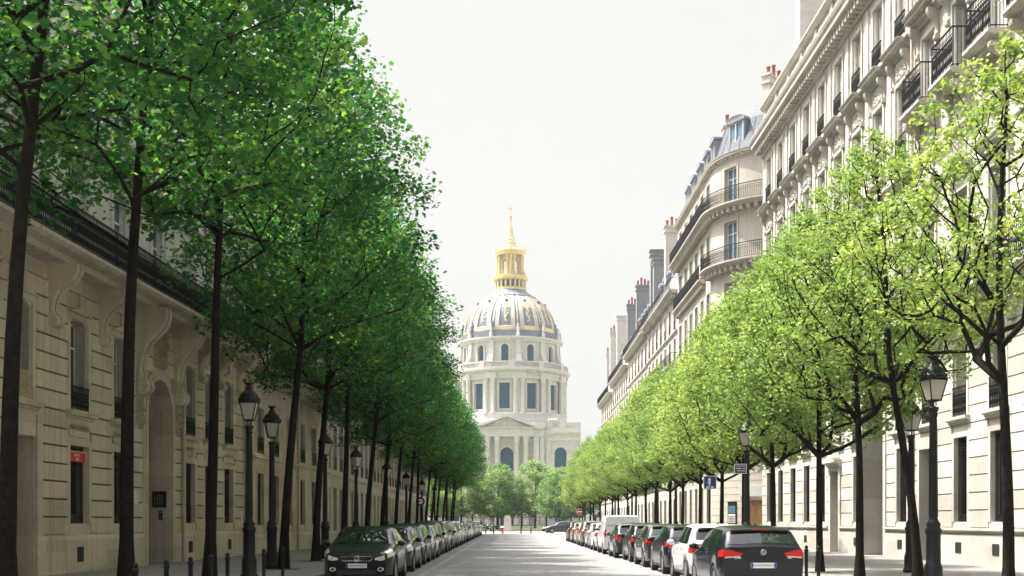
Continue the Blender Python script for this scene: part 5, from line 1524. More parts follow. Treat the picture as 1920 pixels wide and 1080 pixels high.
# red notice over a barred window, plates and papers by the left gateway
def left_notices():
    F = FNL
    u0, u1 = UNL(32.9) - .60, UNL(32.9) + .60
    t = thing("notice_board", "red notice board with pale lettering above a barred window on the left", "notice", F(UNL(32.9), 0, 3.4))
    m = MB(); m.fbox(F, u0, u1, -.10, -.06, 3.26, 3.52); m.build("board", "notice_red", t)
    m = MB(); m.fbox(F, u0 - .0, u1, -.11, -.03, 3.522, 3.56); m.build("top_rail", "drainpipe", t)
    rot = (R(90), 0, math.atan2(F(1, 0, 0)[1] - F(0, 0, 0)[1], F(1, 0, 0)[0] - F(0, 0, 0)[0]))
    lettering("NOTICE", .10, F(UNL(32.95), -.056, 3.44), rot, "white_paint", t); lettering("VIDE", .11, F(UNL(32.98), -.056, 3.33), rot, "white_paint", t)
    # dark plate inside the gateway, on the far reveal
    uq = UNL(40.5)
    t = thing("name_plate", "square dark plaque with grey monogram on the inner side of the left gateway", "plaque", F(uq, -.3, 2.35))
    m = MB(); m.fbox(F, uq - .05, uq - .005, -.62, -.12, 2.05, 2.62); m.build("plate", "trim_black", t)
    m = MB()
    for a, b, c, d in ((-.54, -.52, 2.18, 2.46), (-.54, -.46, 2.17, 2.20), (-.44, -.42, 2.2, 2.46), (-.44, -.26, 2.44, 2.47), (-.28, -.26, 2.2, 2.46), (-.38, -.36, 2.26, 2.4), (-.34, -.32, 2.26, 2.4), (-.4, -.26, 2.17, 2.2)):
        m.fbox(F, uq - .056, uq - .0505, a, b, c, d)
    m.build("monogram", "door_grey", t)
    t = thing("intercom", "narrow dark intercom under the square plaque in the left gateway", "intercom", F(uq, -.3, 1.85))
    m = MB(); m.fbox(F, uq - .04, uq - .005, -.38, -.26, 1.62, 1.95); m.build("case", "trim_black", t)
    m = MB(); m.fbox(F, uq - .046, uq - .0405, -.36, -.28, 1.85, 1.92); m.fbox(F, uq - .046, uq - .0405, -.34, -.30, 1.7, 1.74); m.build("button_panel", "door_grey", t)
    for d, z0, z1, lab in ((37.2, 2.15, 2.55, "pale paper notice on the wall just left of the arched gateway"), (49.3, 1.45, 2.0, "white paper notice on the wall near the far drainpipe on the left")):
        m = MB(); u = UNL(d); m.fbox(F, u - .17, u + .17, .036, .05, z0, z1); o = m.build("paper_notice", "plate_white", None, F(u, .04, z0)); tag(o, lab, "notice")
left_notices()

# ------------------------------------------------------------------ fence and things at the end of the street
def end_fence():
    y = 187.5; k = 0
    t = thing("iron_fence", "dark iron railing fence across the end of the street before the garden", "fence", (0, y, 0))
    m = MB(); x = -26.0
    m.box(-26, 30, y - .2, y + .2, 0, .45); m.build("base_wall", "limestone_grey", t)
    for i in range(15):
        xa = -26 + i * 4.0; m = MB()
        if abs(xa + 2 - (-.0)) < 0: continue
        for z in (.55, 2.2): m.box(xa + .12, xa + 3.88, y - .02, y + .02, z, z + .05)
        for j in range(26):
            xx = xa + .15 + j * .148; m.box(xx - .024, xx + .024, y - .024, y + .024, .45, 2.5)
        m.build("railing_panel", "iron", t)
        p = MB(); p.box(xa - .11, xa + .11, y - .11, y + .11, 0, 2.62); p.add([(xa - .13, y - .13, 2.62), (xa + .13, y - .13, 2.62), (xa + .13, y + .13, 2.62), (xa - .13, y + .13, 2.62), (xa, y, 2.85)], [(0, 1, 4), (1, 2, 4), (2, 3, 4), (3, 0, 4)])
        p.build("post", "iron", t)
end_fence()
t = thing("stone_pillar", "pale stone pillar with rounded top standing before the fence at the street end", "pillar", (-.28, 184.5, 0))
m = MB(); m.box(-.95, .39, 184.0, 185.0, 0, .3); m.box(-.86, .30, 184.08, 184.92, .3, 1.95); m.build("shaft", "limestone_pale", t)
m = MB(); m.add([(-.86, 184.08, 1.952), (.30, 184.08, 1.952), (.30, 184.92, 1.952), (-.86, 184.92, 1.952), (-.68, 184.2, 2.5), (.12, 184.2, 2.5), (.12, 184.8, 2.5), (-.68, 184.8, 2.5)], [(0, 1, 5, 4), (1, 2, 6, 5), (2, 3, 7, 6), (3, 0, 4, 7), (4, 5, 6, 7)])
m.box(-.9, .34, 184.04, 184.96, 1.70, 1.84); m.build("cap", "limestone_buff", t)
t = thing("hydrant", "small red hydrant with pale top left of the stone pillar", "hydrant", (-.88, 148.5, 0))
m = MB(); m.lathe([(0, 0), (.19, 0), (.19, .08), (.13, .1), (.13, .6), (.17, .66), (.16, .74), (0, .75)], 12, (-.88, 148.5, 0)); m.build("body", "hydrant_red", t)
m = MB(); m.lathe([(.26, .752), (.27, .80), (.22, .90), (0, .96)], 12, (-.88, 148.5, 0)); m.build("cap", "white_paint", t)
GE = "bollards across the end of the street"
dup(bp, (1.5, 148.0, 0), 0, "black bollard right of the stone pillar across the street end", GE, (1.9, 1.9, 1.45))
dup(bp, (-2.0, 148.0, 0), 0, "black bollard left of the red hydrant across the street end", GE, (1.9, 1.9, 1.3))
dup(bp, (2.8, 150.0, 0), 0, "short black bollard before the cars parked across the street end", GE, (1.9, 1.9, 1.1))
def motorbike(loc, rz, label):
    t = thing("motorbike", label, "motorbike", loc, "motorbikes parked at the street end")
    def go():
        for y in (-.68, .68):
            w = MB()
            w.lathe([(.20, -.05), (.29, -.06), (.32, 0), (.29, .06), (.20, .05)], 18); w.v = [(zz, x + y, yy + .32) for x, yy, zz in w.v]; w.build("wheel", "rubber", t)
        b = MB(); b.ellipsoid((0, .12, .80), (.17, .34, .17), 10, 6); b.ellipsoid((0, 0, .48), (.16, .3, .2), 8, 6); b.ellipsoid((0, .62, .66), (.12, .25, .08), 8, 5); b.ellipsoid((0, .55, 1.0), (.2, .14, .24), 8, 6)
        b.tube([(0, .68, .32), (0, .45, 1.0)], .045, 6); b.tube([(0, -.68, .32), (0, -.1, .5)], .05, 6); b.build("body", "paint_black", t)
        s = MB(); s.ellipsoid((0, -.42, .83), (.15, .42, .08), 10, 6); s.build("seat", "rubber", t)
        h = MB(); h.tube([(-.36, .32, 1.08), (-.15, .46, 1.04), (.15, .46, 1.04), (.36, .32, 1.08)], .02, 6); h.build("handlebar", "chrome", t)
        l = MB(); l.ellipsoid((0, .74, .95), (.09, .05, .09), 8, 6); l.build("headlight", "lamp_clear", t)
    at0(t, go); return t
mb_ = motorbike((-3.1, 152.0, 0), R(200), "dark motorbike at the street end beside the last left parked cars")
dup(mb_, (-1.9, 179.0, 0), R(95), "dark motorbike standing before the fence, left of the stone pillar")
dup(mb_, (-3.4, 180.0, 0), R(80), "dark motorbike before the fence, farther left of the stone pillar")
def person(loc, rz, label, stride=.12):
    t = thing("person", label, "person", loc)
    def body():
        # one skinned body: joints then edges
        J = {"pel": (0, 0, .95), "spi": (0, .0, 1.2), "che": (0, .01, 1.40), "nek": (0, .02, 1.52), "hea": (0, .04, 1.64), "top": (0, .04, 1.74)}
        rad = {"pel": (.15, .11), "spi": (.135, .10), "che": (.17, .11), "nek": (.055, .055), "hea": (.085, .10), "top": (.06, .07)}
        E = [("pel", "spi"), ("spi", "che"), ("che", "nek"), ("nek", "hea"), ("hea", "top")]
        for s, n in ((-1, "l"), (1, "r")):
            f = stride * s
            J.update({"hip" + n: (.09 * s, 0, .88), "kne" + n: (.10 * s, .5 * f + .02, .50), "ank" + n: (.10 * s, f, .09), "toe" + n: (.11 * s, f + .16, .04), "sho" + n: (.19 * s, 0, 1.43), "elb" + n: (.25 * s, -.4 * f, 1.14), "wri" + n: (.26 * s, -f + .1, .90), "han" + n: (.26 * s, -f + .14, .80)})
            rad.update({"hip" + n: (.095, .10), "kne" + n: (.062, .062), "ank" + n: (.042, .045), "toe" + n: (.04, .03), "sho" + n: (.062, .062), "elb" + n: (.045, .045), "wri" + n: (.03, .03), "han" + n: (.035, .02)})
            E += [("pel", "hip" + n), ("hip" + n, "kne" + n), ("kne" + n, "ank" + n), ("ank" + n, "toe" + n), ("che", "sho" + n), ("sho" + n, "elb" + n), ("elb" + n, "wri" + n), ("wri" + n, "han" + n)]
        ks = list(J); me = bpy.data.meshes.new("body"); me.from_pydata([J[k] for k in ks], [(ks.index(a), ks.index(b)) for a, b in E], [])
        o = bpy.data.objects.new("body", me); COL.objects.link(o); o.parent = t
        sk = o.modifiers.new("skin", 'SKIN'); o.modifiers.new("sub", 'SUBSURF').levels = 2; o.modifiers["sub"].render_levels = 2
        for i, k in enumerate(ks): me.skin_vertices[0].data[i].radius = rad[k]; me.skin_vertices[0].data[i].use_root = (k == "pel")
        me.materials.append(M["cloth_dark"])
        h = MB(); h.ellipsoid((0, .05, 1.65), (.085, .10, .12), 12, 8); h.ellipsoid((0, .15, 1.64), (.015, .025, .025), 6, 4); h.build("face", "skin", t)
        h = MB(); h.ellipsoid((0, .025, 1.69), (.092, .105, .10), 12, 8); h.build("hair", "rubber", t)
    body(); t.rotation_euler = (0, 0, rz); return t
person((-3.75, 150.5, 0), R(170), "person in dark clothes walking at the street end beside the last left cars")

# ------------------------------------------------------------------ cars: local +y is the front, rear at y = 0
def smooth_interp(pts, ys, k=2):
    xs = [p[0] for p in pts]; vs = [p[1] for p in pts]
    v = np.interp(ys, xs, vs)
    for _ in range(k):
        w = np.concatenate([[v[0]], v, [v[-1]]]); v = .25 * w[:-2] + .5 * w[1:-1] + .25 * w[2:]
    return v
def car(spec, loc, rz, label, group, paint):
    t = thing("parked_car" if not spec.get('van') else "parked_van", label, "car" if not spec.get('van') else "van", loc, group)
    L = spec['L']; W = spec['W'] / 2; NS = 96
    ys = np.linspace(0, L, NS)
    zs = smooth_interp(spec['zs'], ys); zb = smooth_interp(spec['zb'], ys, 4); zr = smooth_interp(spec['zr'], ys, 3); wb = smooth_interp(spec['wb'], ys, 3) * W; wr = smooth_interp(spec['wr'], ys, 4) * W
    zr = np.maximum(zr, zb + .015); yw = spec['wheels']; RW = spec.get('RW', .325); RA = RW + .055
    P = []
    for i, y in enumerate(ys):
        lo = zs[i]
        for q in yw:
            if abs(y - q) < RA: lo = max(lo, RW - .02 + sqrt(RA * RA - (y - q) ** 2))
        b, r, w, q = zb[i], zr[i], wb[i], wr[i]
        lo = min(lo, b - .14); m1 = max(zs[i] + .50 * (b - zs[i]), lo + .03); g = r - b
        pts = [(0, lo), (w * .86, lo), (w * .975, lo + .02), (w, m1), (w * .992, b - .09), (w * .965, b - .015),
               (w * .965 * .42 + q * .58 + .015, b + g * .52), (q + .02, r - .065 * min(1, g / .3)), (q * .93, r - .024 * min(1, g / .3)), (q * .78, r - .012), (0, r + .012)]
        P.append([(x, y, z) for x, z in pts])
    P = np.array(P); NJ = P.shape[1]
    def surf(y, j, sx=1, off=0.0):
        i = min(max(y / L * (NS - 1), 0), NS - 1.001); i0 = int(i); f = i - i0; j = min(max(j, 0), NJ - 1.001); j0 = int(j); g = j - j0
        a = (P[i0, j0] * (1 - g) + P[i0, j0 + 1] * g) * (1 - f) + (P[i0 + 1, j0] * (1 - g) + P[i0 + 1, j0 + 1] * g) * f
        if off:
            du = P[i0 + 1, j0] * (1 - g) + P[i0 + 1, j0 + 1] * g - P[i0, j0] * (1 - g) - P[i0, j0 + 1] * g
            dv = (P[i0, j0 + 1] - P[i0, j0]) * (1 - f) + (P[i0 + 1, j0 + 1] - P[i0 + 1, j0]) * f
            n = np.cross(du, dv); ln = np.linalg.norm(n)
            if ln > 1e-9:
                n = n / ln
                if n[0] < 0 or (abs(n[0]) < .05 and n[2] < 0): n = -n
                if n[2] < -.2: n = -n
                a = a + n * off
        return (float(a[0]) * sx, float(a[1]), float(a[2]))
    def go():
        b = MB()
        for sx in (1, -1):
            vs = [(x * sx, y, z) for row in P for x, y, z in row]
            fs = [(i * NJ + j, (i + 1) * NJ + j, (i + 1) * NJ + j + 1, i * NJ + j + 1) for i in range(NS - 1) for j in range(NJ - 1)]
            if sx < 0: fs = [f[::-1] for f in fs]
            b.add(vs, fs, True)
        for row in (P[0], P[-1]):
            pts = [tuple(p) for p in row] + [(-p[0], p[1], p[2]) for p in row[::-1][1:-1]]
            b.add(pts, [tuple(range(len(pts)))])
        b.build("body", paint, t)
        def patch(mb, y0b, y1b, y0t, y1t, j0, j1, sx, off, ny=14, nt=8):
            mb.grid(lambda a, c: surf((y0b + (y1b - y0b) * a) * (1 - c) + (y0t + (y1t - y0t) * a) * c, j0 + (j1 - j0) * c, sx, off), ny, nt)
        for nm, (ya, yb) in (("windshield", spec['ws']), ("rear_window", spec.get('rw'))) if spec.get('rw') else (("windshield", spec['ws']),):
            g = MB()
            for sx in (1, -1): patch(g, ya, yb, ya, yb, 7.15, NJ - 1, sx, .006)
            g.build(nm, "car_glass", t)
        for (yb0, yb1, yt0, yt1) in spec.get('sw', []):
            for sx in (1, -1):
                g = MB(); patch(g, yb0, yb1, yt0, yt1, 5.12, 6.92, sx, .006); g.build("side_window", "car_glass", t)
        for sx in (1, -1):                                         # door shut lines and sill trim
            g = MB()
            for y in spec.get('cuts', []): patch(g, y, y + .012, y, y + .012, 2.2, 5, sx, .002, 1, 8)
            patch(g, yw[0] + RA, yw[1] - RA, yw[0] + RA, yw[1] - RA, 1.9, 2.12, sx, .006, 8, 2)
            g.build("trim", "trim_black", t)
            for y in spec.get('handles', []):
                h = MB(); p = surf(y, 4.1, sx, .02); h.ellipsoid(p, (.018, .10, .016), 8, 6); h.build("door_handle", paint if spec.get('hp', True) else "trim_black", t)
            m = MB(); ym = spec['mirror']; p = surf(ym, 5.3, sx, .0)
            m.ellipsoid((p[0] + sx * .13, ym, p[2] + .04), (.105, .07, .075), 12, 8); m.tube([(p[0] - sx * .02, ym, p[2] - .02), (p[0] + sx * .09, ym, p[2] + .0)], .028, 6)
            m.build("wing_mirror", spec.get('mir', paint), t)
        # wheels
        rw = RW
        for q in yw:
            for sx in (1, -1):
                x = sx * (W - .115); ty = MB()
                ty.lathe([(rw * .64, -.10), (rw * .9, -.105), (rw, -.07), (rw, .07), (rw * .9, .105), (rw * .66, .10), (rw * .64, .06)], 28)
                ty.v = [(x + zz * sx, yy + q, xx + rw) for xx, yy, zz in ty.v]; o = ty.build("wheel", "rubber", t)
                rm = MB(); rm.lathe([(rw * .66, .085), (rw * .62, .095), (rw * .58, .03), (rw * .58, -.05)], 28); rm.lathe([(.001, .085), (.05, .085), (.06, .06)], 14)
                for k in range(spec.get('spokes', 5)):
                    a = 2 * pi * k / spec.get('spokes', 5); ca, sa = cos(a), sin(a); hw = .026
                    pts = []
                    for r_, h_, zz in ((.045, hw * 1.2, .078), (rw * .61, hw * .8, .088), (rw * .61, hw * .8, .05), (.045, hw * 1.2, .04)):
                        pts += [(r_ * ca - h_ * sa, r_ * sa + h_ * ca, zz), (r_ * ca + h_ * sa, r_ * sa - h_ * ca, zz)]
                    rm.add(pts, [(0, 1, 3, 2), (2, 3, 5, 4), (4, 5, 7, 6), (0, 2, 4, 6), (1, 3, 5, 7)])
                rm.v = [(x + zz * sx, yy + q, xx + rw) for xx, yy, zz in rm.v]; ORG[o.name] = Vector((0, 0, 0)); rm.build("rim", "alloy", o)
                dk = MB(); dk.lathe([(.001, .0), (rw * .6, .0)], 20); dk.v = [(x + zz * sx, yy + q, xx + rw) for xx, yy, zz in dk.v]; dk.build("hub", "hub_dark", o)
        u = MB(); u.box(-W * .80, W * .80, .25, L - .25, .19, .42); u.build("underbody", "rubber", t)
        # rear
        r0 = spec['rear']; yb = -.004
        def rpoly(mb, pts, y0, y1): 
            m_ = len(pts); mb.add([(x, y0, z) for x, z in pts] + [(x, y1, z) for x, z in pts], [tuple(range(m_)), tuple(range(m_, 2 * m_))] + [(k, (k + 1) % m_, m_ + (k + 1) % m_, m_ + k) for k in range(m_)])
        for sx in (1, -1):
            l = MB(); rpoly(l, [(sx * x, z) for x, z in r0['tail']], -.022, .06)
            a_, b_ = r0['wrap']; patch(l, .0, a_, .0, a_ * .6, b_[0], b_[1], sx, .012, 6, 3); l.build("taillight", "tail_red", t)
            if r0.get('lens'):
                l2 = MB(); rpoly(l2, [(sx * x, z) for x, z in r0['lens']], -.026, -.0225); l2.build("reversing_lens", "lamp_clear", t)
        bp_ = MB(); bp_.box(-W * .74, W * .74, -.03, .05, .24, r0.get('bump', .36)); bp_.build("rear_bumper", r0.get('bmat', "trim_black"), t)
        pz = r0['plate']; pl = MB(); pl.box(-.26, .26, -.034, -.02, pz - .055, pz + .055); pl = pl.build("rear_plate", "plate_white", t)
        ORG[pl.name] = Vector((0, 0, 0))
        b2 = MB(); b2.box(-.258, -.215, -.037, -.0345, pz - .053, pz + .053); b2.build("plate_band", "plate_blue", pl); b2 = MB(); b2.box(.215, .258, -.037, -.0345, pz - .053, pz + .053); b2.build("plate_band", "plate_blue", pl)
        if spec.get('rear_text'): lettering(spec['rear_text'], .068, (0, -.0365, pz), (R(90), 0, 0), "ink", pl)
        if r0.get('emblem'):
            z = r0['emblem']; e = MB(); e.lathe([(.048, -.02), (.058, -.02), (.058, .0), (.048, .0), (.048, -.02)], 24); e.v = [(x, zz - .006, y + z) for x, y, zz in e.v]
            for x0, z0, x1, z1 in ((-.036, .036, -.012, -.03), (-.012, -.03, 0, .0), (0, 0, .012, -.03), (.012, -.03, .036, .036), (-.02, .042, 0, .012), (0, .012, .02, .042)):
                e.tube([(x0, -.02, z + z0), (x1, -.02, z + z1)], .006, 4)
            e.build("emblem", "chrome", t)
        if r0.get('badge'):
            e = MB()
            for k in range(5): e.box(-.60 + k * .03, -.58 + k * .03, -.012, -.004, r0['badge'], r0['badge'] + .03)
            for k in range(3): e.box(.50 + k * .028, .52 + k * .028, -.012, -.004, r0['badge'], r0['badge'] + .025)
            e.build("badge", "chrome", t)
        if r0.get('spoiler'):
            y, z, w = r0['spoiler']; s = MB(); s.grid(lambda a, c: (w * (2 * a - 1), y - .10 + .16 * c, z - .02 * (2 * a - 1) ** 2 + .012 * c - .02), 10, 2); s.grid(lambda a, c: (w * (2 * a - 1), y - .10, z - .02 * (2 * a - 1) ** 2 - .02 - .035 * c), 10, 1)
            s.build("spoiler", "trim_black", t)
            s = MB(); s.box(-.18, .18, y - .106, y - .101, z - .048, z - .028); s.build("brake_light", "tail_red", t)
        if r0.get('wiper'):
            s = MB(); y, z = r0['wiper']; s.tube([(0, y - .03, z), (-.32, y + .03, z + .06)], .009, 5); s.build("wiper", "trim_black", t)
        if spec.get('fin'):
            y, z = spec['fin']; s = MB(); s.add([(-.02, y - .08, z), (.02, y - .08, z), (0, y + .1, z), (0, y - .07, z + .07)], [(0, 1, 3), (1, 2, 3), (2, 0, 3)]); s.build("antenna", "trim_black", t)
        # front
        f0 = spec['front']; yf = L
        for sx in (1, -1):
            l = MB(); patch(l, *f0['lamp'], *f0['lj'], sx, .010, 10, 6); rpoly(l, [(sx * x, z) for x, z in f0['lens']], yf - .03, yf + .014); l.build("headlight", "lamp_clear", t)
            if f0.get('fog'):
                l = MB(); x, z = f0['fog']; l.lathe([(.02, 0), (.05, 0), (.055, .02), (.035, .03), (.02, .0)], 16); l.v = [(xx * 1.5 + sx * x, yf + zz - .02, yy + z) for xx, yy, zz in l.v]; l.build("fog_light", "lamp_clear", t)
        g = MB(); gx, gz0, gz1 = f0['grille']
        rpoly(g, [(-gx, gz1), (gx, gz1), (gx * .9, gz0), (-gx * .9, gz0)], yf - .02, yf + .012)
        for k in range(4): z = gz0 + (gz1 - gz0) * (k + .5) / 4; g.box(-gx * .9, gx * .9, yf + .0125, yf + .018, z - .006, z + .006)
        g.build("grille", "trim_black", t)
        if f0.get('ring'):
            s = MB(); pts = [(-gx * .96, gz1), (gx * .96, gz1), (gx, gz1 - .03), (gx * .93, gz0 + .02), (gx * .85, gz0), (-gx * .85, gz0), (-gx * .93, gz0 + .02), (-gx, gz1 - .03)]
            s.tube([(x, yf + .018, z) for x, z in pts + pts[:1]], .008, 5); s.build("grille_surround", "chrome", t)
        e = MB(); ez = (gz0 + gz1) / 2; e.lathe([(.058, .0), (.072, .0), (.072, .03), (.058, .03), (.058, .0)], 24); e.v = [(x * .9, zz + yf + .012, y * 1.08 + ez) for x, y, zz in e.v]
        e.tube([(-.02, yf + .03, ez - .055), (.0, yf + .035, ez + .06), (.022, yf + .03, ez - .055)], .011, 5); e.build("emblem", "chrome", t)
        lg = MB(); lg.box(-W * .55, W * .55, yf - .05, yf + .006, .22, .34); lg.build("lower_grille", "trim_black", t)
        pz = f0['plate']; pl = MB(); pl.box(-.26, .26, yf + .005, yf + .024, pz - .055, pz + .055); pl = pl.build("front_plate", "plate_white", t); ORG[pl.name] = Vector((0, 0, 0))
        b2 = MB(); b2.box(.205, .258, yf + .0245, yf + .027, pz - .053, pz + .053); b2.build("plate_band", "plate_blue", pl)
        if spec.get('front_text'): lettering(spec['front_text'], .085, (-.03, yf + .026, pz), (R(90), 0, R(180)), "ink", pl)
        if spec.get('extra'): spec['extra'](t, patch, surf, rpoly, W, L)
    at0(t, go); t.rotation_euler = (0, 0, rz); return t
GOLF = dict(L=4.2, W=1.79, wheels=(.80, 3.38), zs=[(0, .30), (.25, .21), (3.9, .19), (4.2, .26)], zb=[(0, .99), (.3, 1.0), (1.2, .98), (3.0, .93), (3.4, .88), (3.95, .74), (4.2, .62)],
    zr=[(0, 1.02), (.06, 1.06), (.42, 1.40), (.60, 1.43), (1.2, 1.475), (1.9, 1.48), (2.5, 1.40), (3.25, .985), (3.5, .92), (3.95, .78), (4.2, .645)],
    wb=[(0, .90), (.12, .955), (.5, 1.0), (3.4, 1.0), (3.9, .93), (4.2, .74)], wr=[(0, .80), (.06, .79), (.42, .74), (1.2, .745), (2.4, .73), (3.25, .79), (3.6, .78), (4.2, .56)],
    ws=(2.52, 3.2), rw=(.10, .42), sw=[(.52, 1.28, .72, 1.26), (1.34, 2.16, 1.32, 2.10), (2.22, 3.14, 2.16, 2.64)], cuts=[1.31, 2.19, 3.2], handles=[1.42, 2.30], mirror=2.92, spokes=5,
    rear=dict(tail=[(.42, .905), (.50, .83), (.80, .80), (.815, .86), (.79, .975), (.70, .985)], wrap=(.30, (3.75, 4.95)), lens=[(.46, .855), (.50, .835), (.78, .81), (.78, .835)], bump=.34, plate=.66, emblem=.93, badge=.80, spoiler=(.42, 1.425, .60), wiper=(.12, 1.09)),
    front=dict(lamp=(3.55, 4.12, 3.7, 4.05), lj=(3.9, 5.6), grille=(.5, .52, .60), plate=.40, lens=[(.40, 0.54), (.42, 0.60), (.62, 0.63), (.63, 0.52)], fog=(.5, .30)), fin=(.85, 1.47), rear_text="BLLVETONOVA", front_text="AL 614 QE")
def mod(base, **kw):
    d = dict(base); d.update(kw); return d
SEDAN = dict(L=4.7, W=1.83, wheels=(1.0, 3.78), zs=[(0, .30), (.25, .21), (4.4, .19), (4.7, .22)], zb=[(0, .98), (.4, 1.0), (1.2, .98), (3.3, .93), (3.75, .90), (4.35, .80), (4.6, .77), (4.7, .72)],
    zr=[(0, 1.0), (.55, 1.05), (1.25, 1.36), (1.7, 1.42), (2.3, 1.43), (2.75, 1.37), (3.55, .97), (3.8, .94), (4.35, .84), (4.6, .80), (4.7, .745)],
    wb=[(0, .86), (.15, .94), (.6, 1.0), (3.7, 1.0), (4.3, .95), (4.6, .86), (4.7, .78)], wr=[(0, .78), (.55, .77), (1.2, .73), (1.8, .735), (2.7, .725), (3.55, .80), (3.9, .80), (4.7, .6)],
    ws=(2.78, 3.52), rw=(.62, 1.22), sw=[(1.0, 1.75, 1.32, 1.72), (1.81, 2.45, 1.78, 2.36), (2.51, 3.46, 2.42, 2.92)], cuts=[1.78, 2.48, 3.5], handles=[1.9, 2.6], mirror=3.22, spokes=10,
    rear=dict(tail=[(.42, .9), (.48, .78), (.76, .76), (.77, .9)], wrap=(.3, (3.6, 4.8)), bump=.34, plate=.72, emblem=.92),
    front=dict(lamp=(4.08, 4.62, 4.12, 4.58), lj=(3.85, 5.9), grille=(.40, .57, .68), plate=.45, lens=[(.45, .60), (.47, .645), (.70, .715), (.715, .60), (.60, .575)], ring=True, fog=(.60, .36)), front_text="EHA4HDE9")
SMALL = mod(GOLF, L=3.85, W=1.70, wheels=(.62, 3.08), zb=[(0, .97), (.3, .98), (1.2, .97), (2.75, .93), (3.1, .90), (3.6, .76), (3.85, .62)],
    zr=[(0, 1.0), (.06, 1.06), (.30, 1.40), (.50, 1.46), (1.1, 1.50), (1.7, 1.50), (2.2, 1.42), (2.95, .99), (3.2, .94), (3.6, .80), (3.85, .645)], zs=[(0, .30), (.25, .21), (3.5, .19), (3.85, .26)],
    wb=[(0, .88), (.12, .95), (.5, 1.0), (3.0, 1.0), (3.5, .93), (3.85, .72)], wr=[(0, .80), (.06, .79), (.35, .74), (1.2, .745), (2.1, .73), (2.95, .79), (3.3, .78), (3.85, .56)],
    ws=(2.22, 2.92), rw=(.09, .31), sw=[(.42, 1.10, .58, 1.08), (1.16, 1.90, 1.14, 1.84), (1.96, 2.84, 1.90, 2.34)], cuts=[1.13, 1.93, 2.9], handles=[1.24, 2.04], mirror=2.62, fin=(.7, 1.49),
    rear=dict(tail=[(.52, .98), (.58, .80), (.76, .78), (.77, .98)], wrap=(.22, (3.6, 5.0)), bump=.36, plate=.72, emblem=.92, spoiler=(.30, 1.425, .56), wiper=(.1, 1.08)),
    front=dict(lamp=(3.2, 3.78, 3.36, 3.70), lj=(3.9, 5.7), grille=(.45, .50, .60), plate=.38, lens=[(.40, 0.52), (.42, 0.58), (.62, 0.61), (.63, 0.50)], fog=(.5, .30)))
SUV = mod(GOLF, L=4.35, W=1.82, RW=.35, wheels=(.82, 3.50), zs=[(0, .36), (.25, .27), (4.0, .25), (4.35, .32)], zb=[(0, 1.06), (.3, 1.08), (1.2, 1.06), (3.1, 1.02), (3.5, .98), (4.1, .88), (4.35, .74)],
    zr=[(0, 1.08), (.06, 1.14), (.32, 1.50), (.52, 1.57), (1.1, 1.61), (2.0, 1.61), (2.55, 1.53), (3.3, 1.07), (3.55, 1.02), (4.1, .91), (4.35, .765)],
    wb=[(0, .90), (.12, .96), (.5, 1.0), (3.5, 1.0), (4.05, .95), (4.35, .78)], wr=[(0, .80), (.06, .79), (.35, .75), (1.2, .75), (2.5, .735), (3.3, .79), (3.7, .80), (4.35, .6)],
    ws=(2.58, 3.26), rw=(.1, .33), sw=[(.46, 1.28, .62, 1.26), (1.34, 2.18, 1.32, 2.12), (2.24, 3.18, 2.18, 2.68)], cuts=[1.31, 2.21, 3.25], handles=[1.42, 2.32], mirror=2.96, fin=(.8, 1.6),
    rear=dict(tail=[(.55, 1.08), (.60, .84), (.79, .82), (.80, 1.08)], wrap=(.22, (3.6, 5.0)), bump=.42, plate=.80, emblem=1.0, spoiler=(.32, 1.53, .58), wiper=(.1, 1.17)),
    front=dict(lamp=(3.72, 4.28, 3.86, 4.20), lj=(3.95, 5.7), grille=(.48, .56, .72), plate=.46, lens=[(.40, 0.64), (.42, 0.70), (.62, 0.73), (.63, 0.62)], fog=(.55, .38)))
def van_extra(t, patch, surf, rpoly, W, L):
    d = MB(); d.box(-.006, .006, -.006, .002, .62, 1.74); d.box(-.6, .6, -.006, .002, .60, .615); d.build("door_gap", "trim_black", t)
    for body, sz, z, x in (("ENUFC", .13, 1.36, -.52), ):
        lettering(body, sz, (x, -.008, z), (R(90), 0, 0), "door_grey", t)
    g = MB(); rnd = random.Random(5)
    pts = [(-.55, 1.0), (-.45, 1.08), (-.38, .98), (-.28, 1.1), (-.18, .96), (-.1, 1.06), (0, .94), (.06, 1.0), (.14, .9)]
    g.tube([(x - .14, -.006, z - .02) for x, z in pts], .018, 4); g.tube([(x - .1, -.006, z - .09) for x, z in pts[::2]], .012, 4); g.build("painted_scrawl", "paint_grey", t)
